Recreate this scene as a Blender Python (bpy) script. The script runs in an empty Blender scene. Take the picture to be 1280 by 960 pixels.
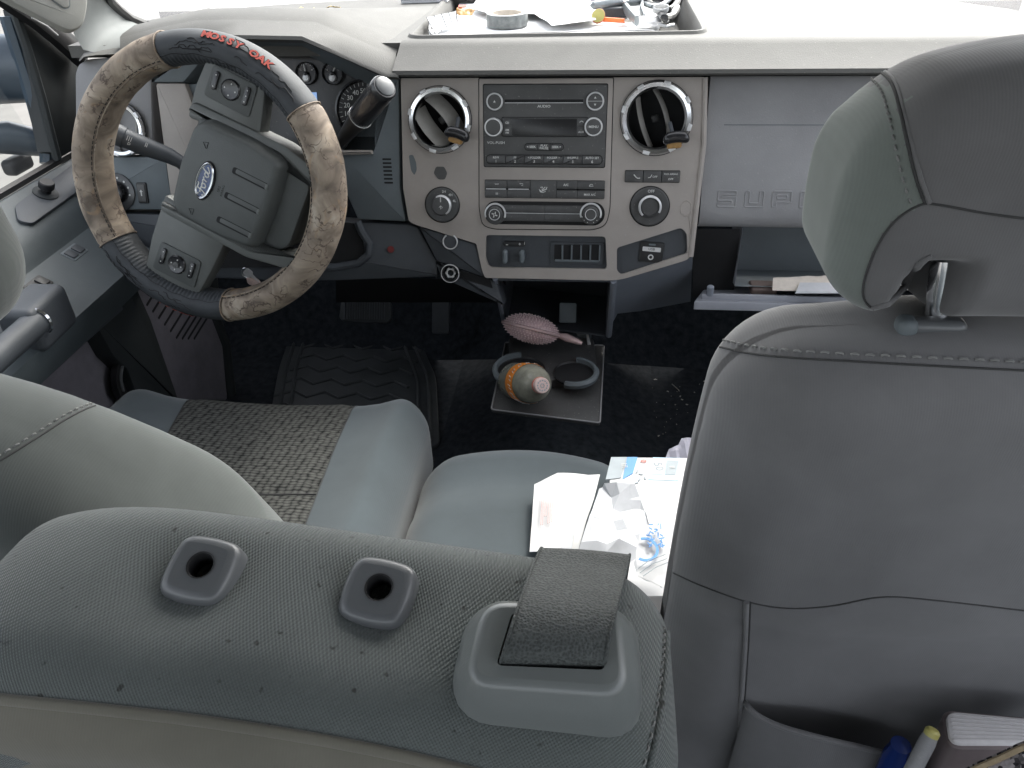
import bpy, bmesh, math, random
from math import radians as R, sin, cos, pi, sqrt, atan2, tan
from mathutils import Vector as V, Matrix, noise
random.seed(7)
S = bpy.context.scene
COL = S.collection
# ---------------------------------------------------------------- camera
FPX = 967.0
CAM = V((0, 0, 1.1))
_y, _p, _a = R(7), R(35), R(2)
FW = V((-sin(_y)*cos(_p), cos(_y)*cos(_p), -sin(_p)))
_r = V((cos(_y), sin(_y), 0)); _u = _r.cross(FW)
CR = _r*cos(_a) - _u*sin(_a); CU = _u*cos(_a) + _r*sin(_a)
cd = bpy.data.cameras.new('camera'); co = bpy.data.objects.new('camera', cd); COL.objects.link(co)
cd.sensor_width = 36; cd.lens = FPX/1280*36; cd.clip_start = 0.02; cd.clip_end = 500
co.matrix_world = Matrix(((CR.x, CU.x, -FW.x, CAM.x), (CR.y, CU.y, -FW.y, CAM.y), (CR.z, CU.z, -FW.z, CAM.z), (0, 0, 0, 1)))
cd.dof.use_dof = False
S.camera = co
# ---------------------------------------------------------------- light
SUN_EL, SUN_AZ = 42, 22       # azimuth clockwise from straight ahead (+Y)
W = bpy.data.worlds.new('World'); S.world = W; W.use_nodes = True
nt = W.node_tree; bg = nt.nodes['Background']
sk = nt.nodes.new('ShaderNodeTexSky'); sk.sky_type = 'NISHITA'; sk.sun_disc = False
sk.sun_elevation = R(SUN_EL); sk.sun_rotation = R(SUN_AZ); sk.air_density = 1.0; sk.dust_density = 4.0; sk.ozone_density = 1.0
hsv = nt.nodes.new('ShaderNodeHueSaturation'); hsv.inputs['Saturation'].default_value = .30; nt.links.new(sk.outputs[0], hsv.inputs['Color']); nt.links.new(hsv.outputs[0], bg.inputs[0]); bg.inputs[1].default_value = 0.15
sl = bpy.data.lights.new('sun', 'SUN'); sl.energy = .8; sl.angle = R(16); sl.color = (1, .96, .9)
so = bpy.data.objects.new('sun', sl); COL.objects.link(so)
sd = V((sin(R(SUN_AZ))*cos(R(SUN_EL)), cos(R(SUN_AZ))*cos(R(SUN_EL)), sin(R(SUN_EL))))
so.rotation_euler = (-sd).to_track_quat('-Z', 'Y').to_euler(); so.location = sd*20
S.view_settings.view_transform = 'Standard'; S.view_settings.look = 'None'
S.view_settings.exposure = 2.25; S.view_settings.gamma = 1; S.view_settings.use_curve_mapping = False
S.render.engine = 'CYCLES'
cy = S.cycles
cy.use_denoising = True; cy.max_bounces = 8; cy.diffuse_bounces = 5; cy.glossy_bounces = 3; cy.transmission_bounces = 4
cy.transparent_max_bounces = 8; cy.caustics_reflective = False; cy.caustics_refractive = False; cy.sample_clamp_indirect = 4
# ---------------------------------------------------------------- px helpers (measurements from the photograph -> real planes)
def ray(x, y): return FW + CR*((x-640)/FPX) - CU*((y-480)/FPX)
def hit(x, y, p, n):
    d = ray(x, y); t = (p-CAM).dot(n)/d.dot(n); return CAM + d*t
def hX(x, y, X): return hit(x, y, V((X, 0, 0)), V((1, 0, 0)))
def hY(x, y, Y): return hit(x, y, V((0, Y, 0)), V((0, 1, 0)))
def hZ(x, y, Z): return hit(x, y, V((0, 0, Z)), V((0, 0, 1)))
class Fr:
    def __init__(s, o, U, Vv, N=None):
        s.o = V(o); s.U = V(U).normalized(); s.V = V(Vv).normalized(); s.N = V(N).normalized() if N is not None else s.U.cross(s.V)
    def w(s, u, v, n=0.0): return s.o + s.U*u + s.V*v + s.N*n
    def px(s, x, y, n=0.0):
        q = hit(x, y, s.o + s.N*n, s.N) - s.o; return (q.dot(s.U), q.dot(s.V))
    def pxs(s, L, n=0.0): return [s.px(x, y, n) for x, y in L]
    def at(s, x, y, n=0.0): u, v = s.px(x, y, n); return s.w(u, v, n)
    def sub(s, u, v, n=0.0, rot=0.0):
        c, si = cos(rot), sin(rot)
        return Fr(s.w(u, v, n), s.U*c + s.V*si, -s.U*si + s.V*c, s.N)
P0 = CAM + ray(682, 157)*1.28
T16 = R(16)
FP = Fr(P0, (1, 0, 0), (0, sin(T16), cos(T16)))     # centre fascia plane
# ---------------------------------------------------------------- materials
MATS = {}
def mat(name, col, rough=.6, metal=0., bump=0., bscale=600., mott=.0, mscale=25., spec=.5, dust=0., col2=None, coat=0., sheen=0.):
    m = bpy.data.materials.new(name); m.use_nodes = True; MATS[name] = m
    n = m.node_tree.nodes; l = m.node_tree.links; b = n['Principled BSDF']
    b.inputs['Base Color'].default_value = (*col, 1); b.inputs['Roughness'].default_value = rough
    b.inputs['Metallic'].default_value = metal; b.inputs['Specular IOR Level'].default_value = spec
    if coat: b.inputs['Coat Weight'].default_value = coat
    if sheen: b.inputs['Sheen Weight'].default_value = sheen
    g = n.new('ShaderNodeNewGeometry')
    last = None
    if mott or col2:
        t = n.new('ShaderNodeTexNoise'); t.inputs['Scale'].default_value = mscale; t.inputs['Detail'].default_value = 6; t.inputs['Roughness'].default_value = .62
        l.new(g.outputs['Position'], t.inputs['Vector'])
        mp = n.new('ShaderNodeMapRange'); mp.inputs[1].default_value = .3; mp.inputs[2].default_value = .7
        l.new(t.outputs[0], mp.inputs[0])
        mx = n.new('ShaderNodeMix'); mx.data_type = 'RGBA'
        c2 = col2 if col2 else tuple(min(1, c*(1+mott)) for c in col)
        c1 = col if col2 else tuple(c*(1-mott) for c in col)
        mx.inputs[6].default_value = (*c1, 1); mx.inputs[7].default_value = (*c2, 1)
        l.new(mp.outputs[0], mx.inputs[0]); last = mx.outputs[2]
    if dust:
        t = n.new('ShaderNodeTexNoise'); t.inputs['Scale'].default_value = 260; t.inputs['Detail'].default_value = 3
        l.new(g.outputs['Position'], t.inputs['Vector'])
        mp = n.new('ShaderNodeMapRange'); mp.inputs[1].default_value = .66; mp.inputs[2].default_value = .74; mp.inputs[4].default_value = dust
        l.new(t.outputs[0], mp.inputs[0])
        mx = n.new('ShaderNodeMix'); mx.data_type = 'RGBA'
        if last is not None: l.new(last, mx.inputs[6])
        else: mx.inputs[6].default_value = (*col, 1)
        mx.inputs[7].default_value = (.5, .48, .44, 1)
        l.new(mp.outputs[0], mx.inputs[0]); last = mx.outputs[2]
    if last is not None: l.new(last, b.inputs['Base Color'])
    if bump:
        t = n.new('ShaderNodeTexNoise'); t.inputs['Scale'].default_value = bscale; t.inputs['Detail'].default_value = 2
        l.new(g.outputs['Position'], t.inputs['Vector'])
        bp = n.new('ShaderNodeBump'); bp.inputs['Strength'].default_value = bump; bp.inputs['Distance'].default_value = .0006
        l.new(t.outputs[0], bp.inputs['Height']); l.new(bp.outputs[0], b.inputs['Normal'])
    return m
def fabric(name, col, sc=900., mott=.10, bump=.35, spots=0., con=.12, ribs=False):
    """fine twill: crossing wave bands on the surface position, plus soft wear"""
    m = mat(name, col, rough=.92, mott=mott, mscale=9, spec=.15, sheen=.25)
    n = m.node_tree.nodes; l = m.node_tree.links; b = n['Principled BSDF']
    g = n.new('ShaderNodeNewGeometry')
    outs = []
    for vec in (((1, .0, .0), (.0, .0, .0)) if ribs else ((1, .35, .55), (-.55, .5, 1))):
        d = n.new('ShaderNodeVectorMath'); d.operation = 'DOT_PRODUCT'; d.inputs[1].default_value = vec
        l.new(g.outputs['Position'], d.inputs[0])
        mu = n.new('ShaderNodeMath'); mu.operation = 'MULTIPLY'; mu.inputs[1].default_value = sc*3.1416; l.new(d.outputs['Value'], mu.inputs[0])
        s = n.new('ShaderNodeMath'); s.operation = 'SINE'; l.new(mu.outputs[0], s.inputs[0]); outs.append(s.outputs[0])
    ad = n.new('ShaderNodeMath'); ad.operation = 'ADD'; l.new(outs[0], ad.inputs[0]); l.new(outs[1], ad.inputs[1])
    tn = n.new('ShaderNodeTexNoise'); tn.inputs['Scale'].default_value = 1500; l.new(g.outputs['Position'], tn.inputs['Vector'])
    a2 = n.new('ShaderNodeMath'); a2.operation = 'MULTIPLY_ADD'; a2.inputs[1].default_value = 1.5; l.new(tn.outputs[0], a2.inputs[0]); l.new(ad.outputs[0], a2.inputs[2])
    bp = n.new('ShaderNodeBump'); bp.inputs['Strength'].default_value = bump; bp.inputs['Distance'].default_value = .0004
    l.new(a2.outputs[0], bp.inputs['Height']); l.new(bp.outputs[0], b.inputs['Normal'])
    # thread colour
    src = b.inputs['Base Color'].links[0].from_socket
    mr = n.new('ShaderNodeMapRange'); mr.inputs[1].default_value = -1.2; mr.inputs[2].default_value = 3; mr.inputs[3].default_value = 1-con; mr.inputs[4].default_value = 1+con*.8
    l.new(a2.outputs[0], mr.inputs[0])
    sc_ = n.new('ShaderNodeVectorMath'); sc_.operation = 'SCALE'; l.new(src, sc_.inputs[0]); l.new(mr.outputs[0], sc_.inputs['Scale'])
    last = sc_.outputs[0]
    if spots:
        t = n.new('ShaderNodeTexNoise'); t.inputs['Scale'].default_value = 150; t.inputs['Detail'].default_value = 1
        l.new(g.outputs['Position'], t.inputs['Vector'])
        mp = n.new('ShaderNodeMapRange'); mp.inputs[1].default_value = .715; mp.inputs[2].default_value = .78; mp.inputs[4].default_value = spots
        l.new(t.outputs[0], mp.inputs[0])
        mx = n.new('ShaderNodeMix'); mx.data_type = 'RGBA'; l.new(mp.outputs[0], mx.inputs[0]); l.new(last, mx.inputs[6]); mx.inputs[7].default_value = (.02, .02, .018, 1)
        last = mx.outputs[2]
    l.new(last, b.inputs['Base Color'])
    return m
mat('taupe', (.345, .312, .285), .55, bump=.25, mott=.07, mscale=14, dust=.25)
mat('dash_grey', (.092, .090, .084), .7, bump=.6, bscale=450, mott=.12, mscale=12, dust=.14)
mat('panel_grey', (.25, .248, .252), .6, bump=.5, bscale=450, mott=.10, mscale=9, dust=.2)
mat('slate', (.12, .14, .15), .6, bump=.3, bscale=600, mott=.10, mscale=12)
mat('slate_dark', (.050, .056, .064), .55, bump=.3, bscale=500, mott=.12, mscale=14)
mat('slate_blue', (.20, .22, .255), .6, bump=.3, bscale=500, mott=.08, mscale=12)
mat('stack_black', (.070, .070, .069), .5, bump=.25, bscale=500, mott=.15, mscale=18, dust=.22)
mat('button_black', (.060, .060, .060), .38, bump=.15, mott=.15, mscale=40, dust=.25)
mat('screen_black', (.016, .016, .017), .3, dust=.15, bump=.1)
mat('black', (.012, .012, .013), .5, mott=.2, mscale=60)
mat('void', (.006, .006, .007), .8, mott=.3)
mat('gloss_black', (.02, .02, .022), .22, mott=.1)
mat('chrome', (.72, .73, .75), .16, metal=1., mott=.05, mscale=60)
mat('satin', (.62, .62, .62), .35, metal=.35, mott=.08, mscale=60)
mat('white_print', (.58, .58, .56), .6, mott=.05)
mat('dark_line', (.01, .01, .01), .9, mott=.1)
mat('carpet', (.026, .030, .035), .98, bump=1.0, bscale=900, mott=.4, mscale=60, spec=.1)
mat('rubber', (.040, .045, .048), .6, bump=.3, bscale=300, mott=.2, mscale=20)
mat('pad_grey', (.064, .069, .067), .55, bump=.6, bscale=700, mott=.08, mscale=20)
mat('pad_light', (.095, .10, .095), .5, bump=.3, bscale=700, mott=.08)
mat('headliner', (.27, .27, .25), .9, bump=.4, bscale=900, mott=.05)
mat('pillar', (.16, .17, .168), .75, bump=.3, bscale=700, mott=.05)
mat('door_black', (.018, .022, .023), .6, bump=.3, mott=.1)
mat('door_blue', (.052, .064, .070), .6, bump=.4, bscale=400, mott=.08)
mat('carpet_grey', (.17, .16, .18), .95, bump=.8, bscale=900, mott=.12, mscale=30)
fabric('cloth', (.150, .148, .150), 1250, bump=.09, con=.035, ribs=True, mott=.14)
fabric('cloth_center', (.090, .101, .098), 1150, spots=.8, bump=.45)
fabric('cloth_driver', (.084, .092, .088), 1250, bump=.09, con=.035, ribs=True, mott=.14)
fabric('cloth_blue', (.064, .077, .084), 1250, bump=.08, con=.03, ribs=True, mott=.12)
fabric('cloth_head', (.145, .143, .145), 1250, bump=.09, con=.035, ribs=True, mott=.14)
fabric('cloth_side_lit', (.175, .195, .180), 1250, bump=.09, con=.035, ribs=True, mott=.14)  # headrest gusset cloth, window light painted into its paler green tone
fabric('cloth_edge', (.135, .128, .105), 1250, bump=.09, con=.035, ribs=True, mott=.14)
mat('seam_shadow', (.045, .045, .045), .95, mott=.1)
mat('thread', (.20, .20, .195), .8, mott=.05)
mat('guide_plastic', (.095, .10, .105), .34, bump=.12, bscale=900, mott=.04)
mat('outlet_grey', (.135, .146, .143), .30, bump=.12, bscale=900, mott=.04)
mat('lid_grey', (.27, .28, .31), .5, bump=.2, mott=.08)
mat('concrete', (.135, .13, .12), .9, bump=.5, bscale=20, mott=.15, mscale=2)
# ---------------------------------------------------------------- object plumbing
WL = {}
def shade(me, ang=35):
    me.polygons.foreach_set('use_smooth', [True]*len(me.polygons))
    try: me.set_sharp_from_angle(angle=R(ang))
    except Exception: pass
def thing(name, loc, label, cat, group=None):
    o = bpy.data.objects.new(name, None); COL.objects.link(o); o.empty_display_size = .05
    o.location = V(loc); WL[o.name] = V(loc); tag(o, label, cat, group); return o
def tag(o, label=None, cat=None, group=None, kind=None):
    if label: o['label'] = label
    if cat: o['category'] = cat
    if group: o['group'] = group
    if kind: o['kind'] = kind
    return o
def obj(name, mesh, material, parent=None, sharp=35, label=None, kind=None, loc=None):
    """mesh = (verts in world metres, faces) or bmesh in world metres"""
    if isinstance(mesh, tuple):
        vs, fs = mesh[0], mesh[1]
    else:
        mesh.verts.index_update(); vs = [v.co.copy() for v in mesh.verts]; fs = [[v.index for v in f.verts] for f in mesh.faces]; mesh.free()
    if loc is None:
        mn = [min(v[i] for v in vs) for i in range(3)]; mx = [max(v[i] for v in vs) for i in range(3)]
        loc = V([(a+b)/2 for a, b in zip(mn, mx)])
    loc = V(loc)
    me = bpy.data.meshes.new(name); me.from_pydata([tuple(V(v)-loc) for v in vs], [], fs); me.update()
    bm = bmesh.new(); bm.from_mesh(me); bmesh.ops.recalc_face_normals(bm, faces=bm.faces); bm.to_mesh(me); bm.free()
    shade(me, sharp)
    me.materials.append(MATS[material] if isinstance(material, str) else material)
    o = bpy.data.objects.new(name, me); COL.objects.link(o)
    if parent is not None:
        o.parent = parent; o.location = loc - WL[parent.name]
    else: o.location = loc
    WL[o.name] = loc
    tag(o, label, kind=kind)
    return o
def join(*ms):
    vs, fs = [], []
    for m in ms:
        if not isinstance(m, tuple):
            m.verts.index_update(); m2 = ([v.co.copy() for v in m.verts], [[v.index for v in f.verts] for f in m.faces]); m.free(); m = m2
        k = len(vs); vs += list(m[0]); fs += [[i+k for i in f] for f in m[1]]
    return vs, fs
def addmat(o, name):
    o.data.materials.append(MATS[name]); return len(o.data.materials)-1
# ---------------------------------------------------------------- 2D shape helpers
def rrect(w, h, r, k=5, cx=0, cy=0):
    P = []
    for sx, sy, a0 in ((1, -1, -90), (1, 1, 0), (-1, 1, 90), (-1, -1, 180)):
        for i in range(k+1):
            a = R(a0 + 90*i/k); P.append((cx+sx*(w/2-r)+r*cos(a), cy+sy*(h/2-r)+r*sin(a)))
    return P
def circ(r, k=32, cx=0, cy=0, ry=None):
    ry = ry or r
    return [(cx+r*cos(2*pi*i/k), cy+ry*sin(2*pi*i/k)) for i in range(k)]
def roundp(P, r, k=4):
    """round the corners of a polygon; r a number or a list"""
    out = []; n = len(P)
    for i in range(n):
        p = V(P[i]); a = V(P[i-1]) - p; b = V(P[(i+1) % n]) - p
        rr = r[i] if isinstance(r, (list, tuple)) else r
        d = min(rr, a.length*.45, b.length*.45)
        if d <= 0: out.append(tuple(p)); continue
        s = p + a.normalized()*d; e = p + b.normalized()*d
        for j in range(k+1):
            t = j/k; out.append(tuple(s*(1-t)**2 + p*2*t*(1-t) + e*t*t))
    return out
def area2(P): return sum(P[i-1][0]*P[i][1]-P[i][0]*P[i-1][1] for i in range(len(P)))
def inset(P, d):
    n = len(P); s = 1 if area2(P) > 0 else -1; out = []
    for i in range(n):
        p = V(P[i]); a = (p - V(P[i-1])); b = (V(P[(i+1) % n]) - p)
        if a.length < 1e-9: a = b
        if b.length < 1e-9: b = a
        na = V((-a.y, a.x)).normalized()*s; nb = V((-b.y, b.x)).normalized()*s
        m = na+nb
        if m.length < 1e-6: m = na
        m.normalize(); k = max(.35, m.dot(na)); out.append(tuple(p + m*(d/k)))
    return out
# ---------------------------------------------------------------- solids
def slab(fr, P, n0, n1, bev=0.0, back=False, seg=2):
    """polygon P (frame coords) extruded n0..n1 (n1 is the front), chamfered front rim"""
    vs, fs = [], []; k = len(P)
    rings = [(P, n0)]
    if bev > 0:
        for i in range(seg+1):
            a = pi/2*i/seg; rings.append((inset(P, bev*(1-cos(a))), n1-bev+bev*sin(a)))
    else: rings.append((P, n1))
    for Q, n in rings: vs += [fr.w(u, v, n) for u, v in Q]
    for j in range(len(rings)-1):
        for i in range(k):
            i2 = (i+1) % k; fs.append([j*k+i, j*k+i2, (j+1)*k+i2, (j+1)*k+i])
    L = (len(rings)-1)*k; fs.append([L+i for i in range(k)]); 
    if back: fs.append([i for i in range(k)][::-1])
    return vs, fs
def plate(fr, P, holes, n1, depth, hdepth=None):
    """plane polygon with real holes; outer walls go back `depth`, hole walls go back hdepth"""
    bm = bmesh.new(); E = []
    loops = []
    for Q in [P]+holes:
        vv = [bm.verts.new(fr.w(u, v, n1)) for u, v in Q]; loops.append(vv)
        for i in range(len(vv)): E.append(bm.edges.new((vv[i-1], vv[i])))
    bmesh.ops.triangle_fill(bm, use_beauty=True, use_dissolve=False, edges=E, normal=fr.N)
    for li, vv in enumerate(loops):
        d = depth if li == 0 else (hdepth if hdepth is not None else depth)
        if d == 0: continue
        ww = [bm.verts.new(v.co - fr.N*d) for v in vv]
        for i in range(len(vv)): bm.faces.new((vv[i-1], vv[i], ww[i], ww[i-1]))
    return bm
def pit(fr, P, n0, n1, shrink=0.0):
    """open-fronted recess: walls from n1 (front) to n0 and a floor"""
    Q = inset(P, shrink) if shrink else P; k = len(P)
    vs = [fr.w(u, v, n1) for u, v in P] + [fr.w(u, v, n0) for u, v in Q]
    return vs, [[i, (i+1) % k, k+(i+1) % k, k+i] for i in range(k)] + [[k+i for i in range(k)]]
def loft(A, B, close=True):
    k = len(A); vs = [V(p) for p in A]+[V(p) for p in B]
    return vs, [[i, (i+1) % k, k+(i+1) % k, k+i] for i in range(k if close else k-1)]
def lathe(fr, prof, k=32, a0=0, a1=2*pi, cap=True):
    """prof: list of (r, n); around the frame normal"""
    full = abs(a1-a0-2*pi) < 1e-6; m = k if full else k+1
    vs, fs = [], []
    for r, n in prof:
        for i in range(m):
            a = a0+(a1-a0)*i/k; vs.append(fr.w(r*cos(a), r*sin(a), n))
    for j in range(len(prof)-1):
        for i in range(k if full else k):
            i2 = (i+1) % m; fs.append([j*m+i, j*m+i2, (j+1)*m+i2, (j+1)*m+i])
    if cap and full:
        fs.append([i for i in range(m)][::-1]); fs.append([(len(prof)-1)*m+i for i in range(m)])
    return vs, fs
def tube(pts, r, k=8, close=False, flat=1.0, up=None, caps=True):
    pts = [V(p) for p in pts]; n = len(pts); vs, fs = [], []
    rr = r if isinstance(r, (list, tuple)) else [r]*n
    t0 = (pts[1]-pts[0]).normalized()
    nrm = V(up) if up is not None else (V((0, 0, 1)) if abs(t0.z) < .9 else V((1, 0, 0)))
    for i in range(n):
        a = pts[i-1] if (i > 0 or close) else pts[i]; b = pts[(i+1) % n] if (i < n-1 or close) else pts[i]
        t = (b-a).normalized(); nrm = (nrm - t*nrm.dot(t))
        nrm = nrm.normalized() if nrm.length > 1e-6 else t.orthogonal().normalized()
        if up is not None:
            q = V(up); q = q - t*q.dot(t); nrm = q.normalized()
        bn = t.cross(nrm)
        for j in range(k):
            q = 2*pi*j/k; vs.append(pts[i] + nrm*(cos(q)*rr[i]) + bn*(sin(q)*rr[i]*flat))
    for i in range(n if close else n-1):
        i2 = (i+1) % n
        for j in range(k): fs.append([i*k+j, i*k+(j+1) % k, i2*k+(j+1) % k, i2*k+j])
    if not close and caps: fs.append([j for j in range(k)][::-1]); fs.append([(n-1)*k+j for j in range(k)])
    return vs, fs
def box(fr, u0, u1, v0, v1, n0, n1, bev=0.0):
    r = min(bev*1.2, abs(u1-u0)*.3, abs(v1-v0)*.3)
    P = rrect(abs(u1-u0), abs(v1-v0), r, 3, (u0+u1)/2, (v0+v1)/2) if bev else [(u0, v0), (u1, v0), (u1, v1), (u0, v1)]
    return slab(fr, P, n0, n1, bev, back=True)
def rbox(c, h, r, n=10, m=5, fn=None, fr=None):
    """soft rounded box, half sizes h, corner radius r (or per-axis), fn deforms local coords"""
    c = V(c); ax = []
    for d in range(3):
        inn = h[d]-r
        L = [-inn - r*tan(R(45*k/m)) for k in range(m, 0, -1)] + [-inn + 2*inn*i/n for i in range(n+1)] + [inn + r*tan(R(45*k/m)) for k in range(1, m+1)]
        ax.append(L)
    idx = {}; vs = []; fs = []
    def add(p):
        q = V([max(-(h[d]-r), min(h[d]-r, p[d])) for d in range(3)]); e = V(p)-q
        if e.length > 1e-9: p = q + e.normalized()*r
        key = tuple(round(x, 5) for x in p)
        if key not in idx:
            idx[key] = len(vs); w = V(p)
            if fn: w = V(fn(w.x, w.y, w.z))
            vs.append(fr.w(*w) if fr else c+w)
        return idx[key]
    for d in range(3):
        a, b = (d+1) % 3, (d+2) % 3
        for s in (-1, 1):
            for i in range(len(ax[a])-1):
                for j in range(len(ax[b])-1):
                    q = []
                    for (ii, jj) in ((i, j), (i+1, j), (i+1, j+1), (i, j+1)):
                        p = [0, 0, 0]; p[d] = s*h[d]; p[a] = ax[a][ii]; p[b] = ax[b][jj]; q.append(add(p))
                    q2 = []
                    for x in q:
                        if x not in q2: q2.append(x)
                    if len(q2) >= 3: fs.append(q2 if s > 0 else q2[::-1])
    return vs, fs
# ---------------------------------------------------------------- lettering
_TC = {}
def glyphs(s, bold=0.0, sp=1.0):
    key = (s, bold, sp)
    if key not in _TC:
        cu = bpy.data.curves.new('t', 'FONT'); cu.body = s; cu.size = 1; cu.offset = bold; cu.align_x = 'CENTER'; cu.align_y = 'CENTER'; cu.space_character = sp
        cu.resolution_u = 2
        o = bpy.data.objects.new('t', cu); COL.objects.link(o); bpy.context.view_layer.update()
        me = o.to_mesh(); _TC[key] = ([v.co.copy() for v in me.vertices], [list(p.vertices) for p in me.polygons])
        o.to_mesh_clear(); bpy.data.objects.remove(o); bpy.data.curves.remove(cu)
    return _TC[key]
def text(s, fr, u, v, size, n, xs=1.0, bold=.012, rot=0, sp=1.0, ext=0., shear=0.):
    vs, fs = glyphs(s, bold, sp); f2 = fr.sub(u, v, n, rot)
    A = [f2.w((p.x+p.y*shear)*size*xs, p.y*size, 0) for p in vs]
    if not ext: return A, [list(f) for f in fs]
    B = [f2.w((p.x+p.y*shear)*size*xs, p.y*size, ext) for p in vs]; k = len(A)
    cnt = {}
    for f in fs:
        for i in range(len(f)):
            e = (f[i-1], f[i]); cnt[tuple(sorted(e))] = cnt.get(tuple(sorted(e)), []) + [e]
    F = [[i+k for i in f] for f in fs]
    for es in cnt.values():
        if len(es) == 1: a, b = es[0]; F.append([a, b, b+k, a+k])
    return A+B, F
# ================================================================ SETTING
def struct(name, mesh, m, **k): o = obj(name, mesh, m, **k); o['kind'] = 'structure'; return o
WX = FP.__class__((0, 0, 0), (1, 0, 0), (0, 1, 0))          # plan frame (u=X v=Y n=Z)
struct('ground', ([V((-120, -120, -.8)), V((120, -120, -.8)), V((120, 120, -.8)), V((-120, 120, -.8))], [[0, 1, 2, 3]]), 'concrete')
XC = -.088
fl = [(-1.03, -1.26), (.87, -1.26), (.87, 1.66), (-1.03, 1.66)]
floor = struct('cab_floor', slab(WX, fl, -.04, 0, 0), 'carpet')
def toe():
    vs, fs = [], []; prof = [(1.655, 0), (1.72, .03), (1.84, .22), (1.88, .40), (1.88, .80)]
    for j, (yy, zz) in enumerate(prof):
        for i in range(13):
            x = -1.03+1.90*i/12; b = .10*math.exp(-((x-XC)/.17)**4); vs.append(V((x, yy-b*1.3*(j < 3), zz+b*(j < 3))))
    for j in range(len(prof)-1):
        for i in range(12): fs.append([j*13+i, j*13+i+1, (j+1)*13+i+1, (j+1)*13+i])
    return vs, fs
struct('firewall', toe(), 'carpet')
# transmission tunnel hump
vs, fs = [], []
for j in range(12):
    for i in range(13):
        x = XC-.24+.48*i/12; vs.append(V((x, .3+1.42*j/11, .002+.085*(cos((i/12-.5)*pi*1.0)**1.2 if 0 < i < 12 else 0))))
for j in range(11):
    for i in range(12): fs.append([j*13+i, j*13+i+1, (j+1)*13+i+1, (j+1)*13+i])
struct('floor_tunnel', (vs, fs), 'carpet')
# headliner, roof edges
struct('headliner', slab(WX, roundp([(-.80, -1.25), (.62, -1.25), (.62, 1.12), (-.80, 1.12)], .08), 1.30, 1.33, .0), 'headliner')
struct('cab_side', ([V((-1.02, -1.25, -.1)), V((-1.02, 2.0, -.1)), V((-1.02, 2.0, .50)), V((-1.02, -1.25, .50))], [[0, 1, 2, 3]]), 'black')
struct('cab_side', ([V((.86, -1.25, -.1)), V((.86, 2.0, -.1)), V((.86, 2.0, .62)), V((.86, -1.25, .62))], [[0, 1, 2, 3]]), 'black')
rw = [V((-.95, -1.25, 0)), V((.79, -1.25, 0)), V((.79, -1.25, .78)), V((-.95, -1.25, .78))]
struct('rear_wall', (rw, [[0, 1, 2, 3]]), 'slate')
# hood of the truck seen through the windshield
hood = thing('truck_hood', (XC, 2.6, .70), 'sunlit white painted hood beyond the windshield', 'hood')
vs, fs = [], []
for j in range(9):
    for i in range(15):
        x = XC-1.0+2.0*i/14; yy = 1.90+1.35*j/8+.12*(1-((x-XC)/1.0)**2)*(j == 0)
        vs.append(V((x, yy, .800-.05*(j/8)**2-.05*abs((x-XC)/1.0)**4)))
for j in range(8):
    for i in range(14): fs.append([j*15+i, j*15+i+1, (j+1)*15+i+1, (j+1)*15+i])
mat('paint_white', (.8, .8, .79), .3, coat=.5, mott=.02)
obj('hood_panel', (vs, fs), 'paint_white', hood)
# ================================================================ DASHBOARD
dash = thing('dashboard', (XC, 1.4, .5), 'grey truck dashboard with taupe centre stack spanning the cab', 'dashboard')
ZT = .83
back = [(-.93, 1.50), (-.90, 1.60), (-.82, 1.70), (-.70, 1.755), (-.55, 1.80), (-.40, 1.83), (-.24, 1.845), (-.088, 1.85)]
back = back + [(2*XC-x, y) for x, y in back[::-1][1:]]
# flat top with the tray recess cut out
tray_px = [(515, 47), (877, 41), (872, 30), (856, 0), (851, -22), (575, -18), (560, 0)]
tray = roundp([tuple(hZ(x, y, ZT).xy) for x, y in tray_px], [.02, .02, .02, .03, .02, .02, .03], 4)
topP = [(-.93, 1.36), (-.36, 1.36), (XC+.9, 1.36)] + back[::-1]
topP = [(-.93, 1.362), (.755, 1.362)] + back[::-1]
obj('dash_top', plate(WX, topP, [tray], ZT, .02, 0), 'dash_grey', dash, sharp=30)
# tray: raised rim and pit
rim_o = inset(tray, -.012)
vs, fs = [], []; k = len(tray)
for Q, z in ((rim_o, ZT-.001), (inset(rim_o, .005), ZT+.0045), (inset(tray, -.002), ZT+.0045), (inset(tray, .001), ZT+.001), (inset(tray, .012), ZT-.045)):
    vs += [V((u, v, z)) for u, v in Q]
for j in range(4):
    for i in range(k): fs.append([j*k+i, j*k+(i+1) % k, (j+1)*k+(i+1) % k, (j+1)*k+i])
fs.append([4*k+i for i in range(k)])
obj('storage_tray', (vs, fs), 'dash_grey', dash)
# sloping front facet (right of the hood) and its underside lip
L0 = [(x, hY(x0, y0, 1.285)) for x, x0, y0 in ((0, 498, 96), (1, 1090, 89))]
zlo = hY(680, 92.5, 1.285).z
def facet(xs, lo, hi):
    vs = [V((x, 1.285 if i == 0 else lo_y, z)) for i, (lo_y, z) in enumerate(lo) for x in xs]
    return vs
def strip(rows):
    vs, fs = [], []; m = len(rows[0])
    for r in rows: vs += [V(p) for p in r]
    for j in range(len(rows)-1):
        for i in range(m-1): fs.append([j*m+i, j*m+i+1, (j+1)*m+i+1, (j+1)*m+i])
    return vs, fs
xr = hY(491, 96, 1.285).x
xe = .755
prof = [(1.300, zlo-.006), (1.287, zlo-.004), (1.283, zlo), (1.285, zlo+.006), (1.350, ZT-.004), (1.358, ZT), (1.375, ZT+.0015)]
obj('dash_front_edge', strip([[(xr+(xe-xr)*i/14, y, z) for i in range(15)] for y, z in prof]), 'dash_grey', dash, sharp=40)
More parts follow.
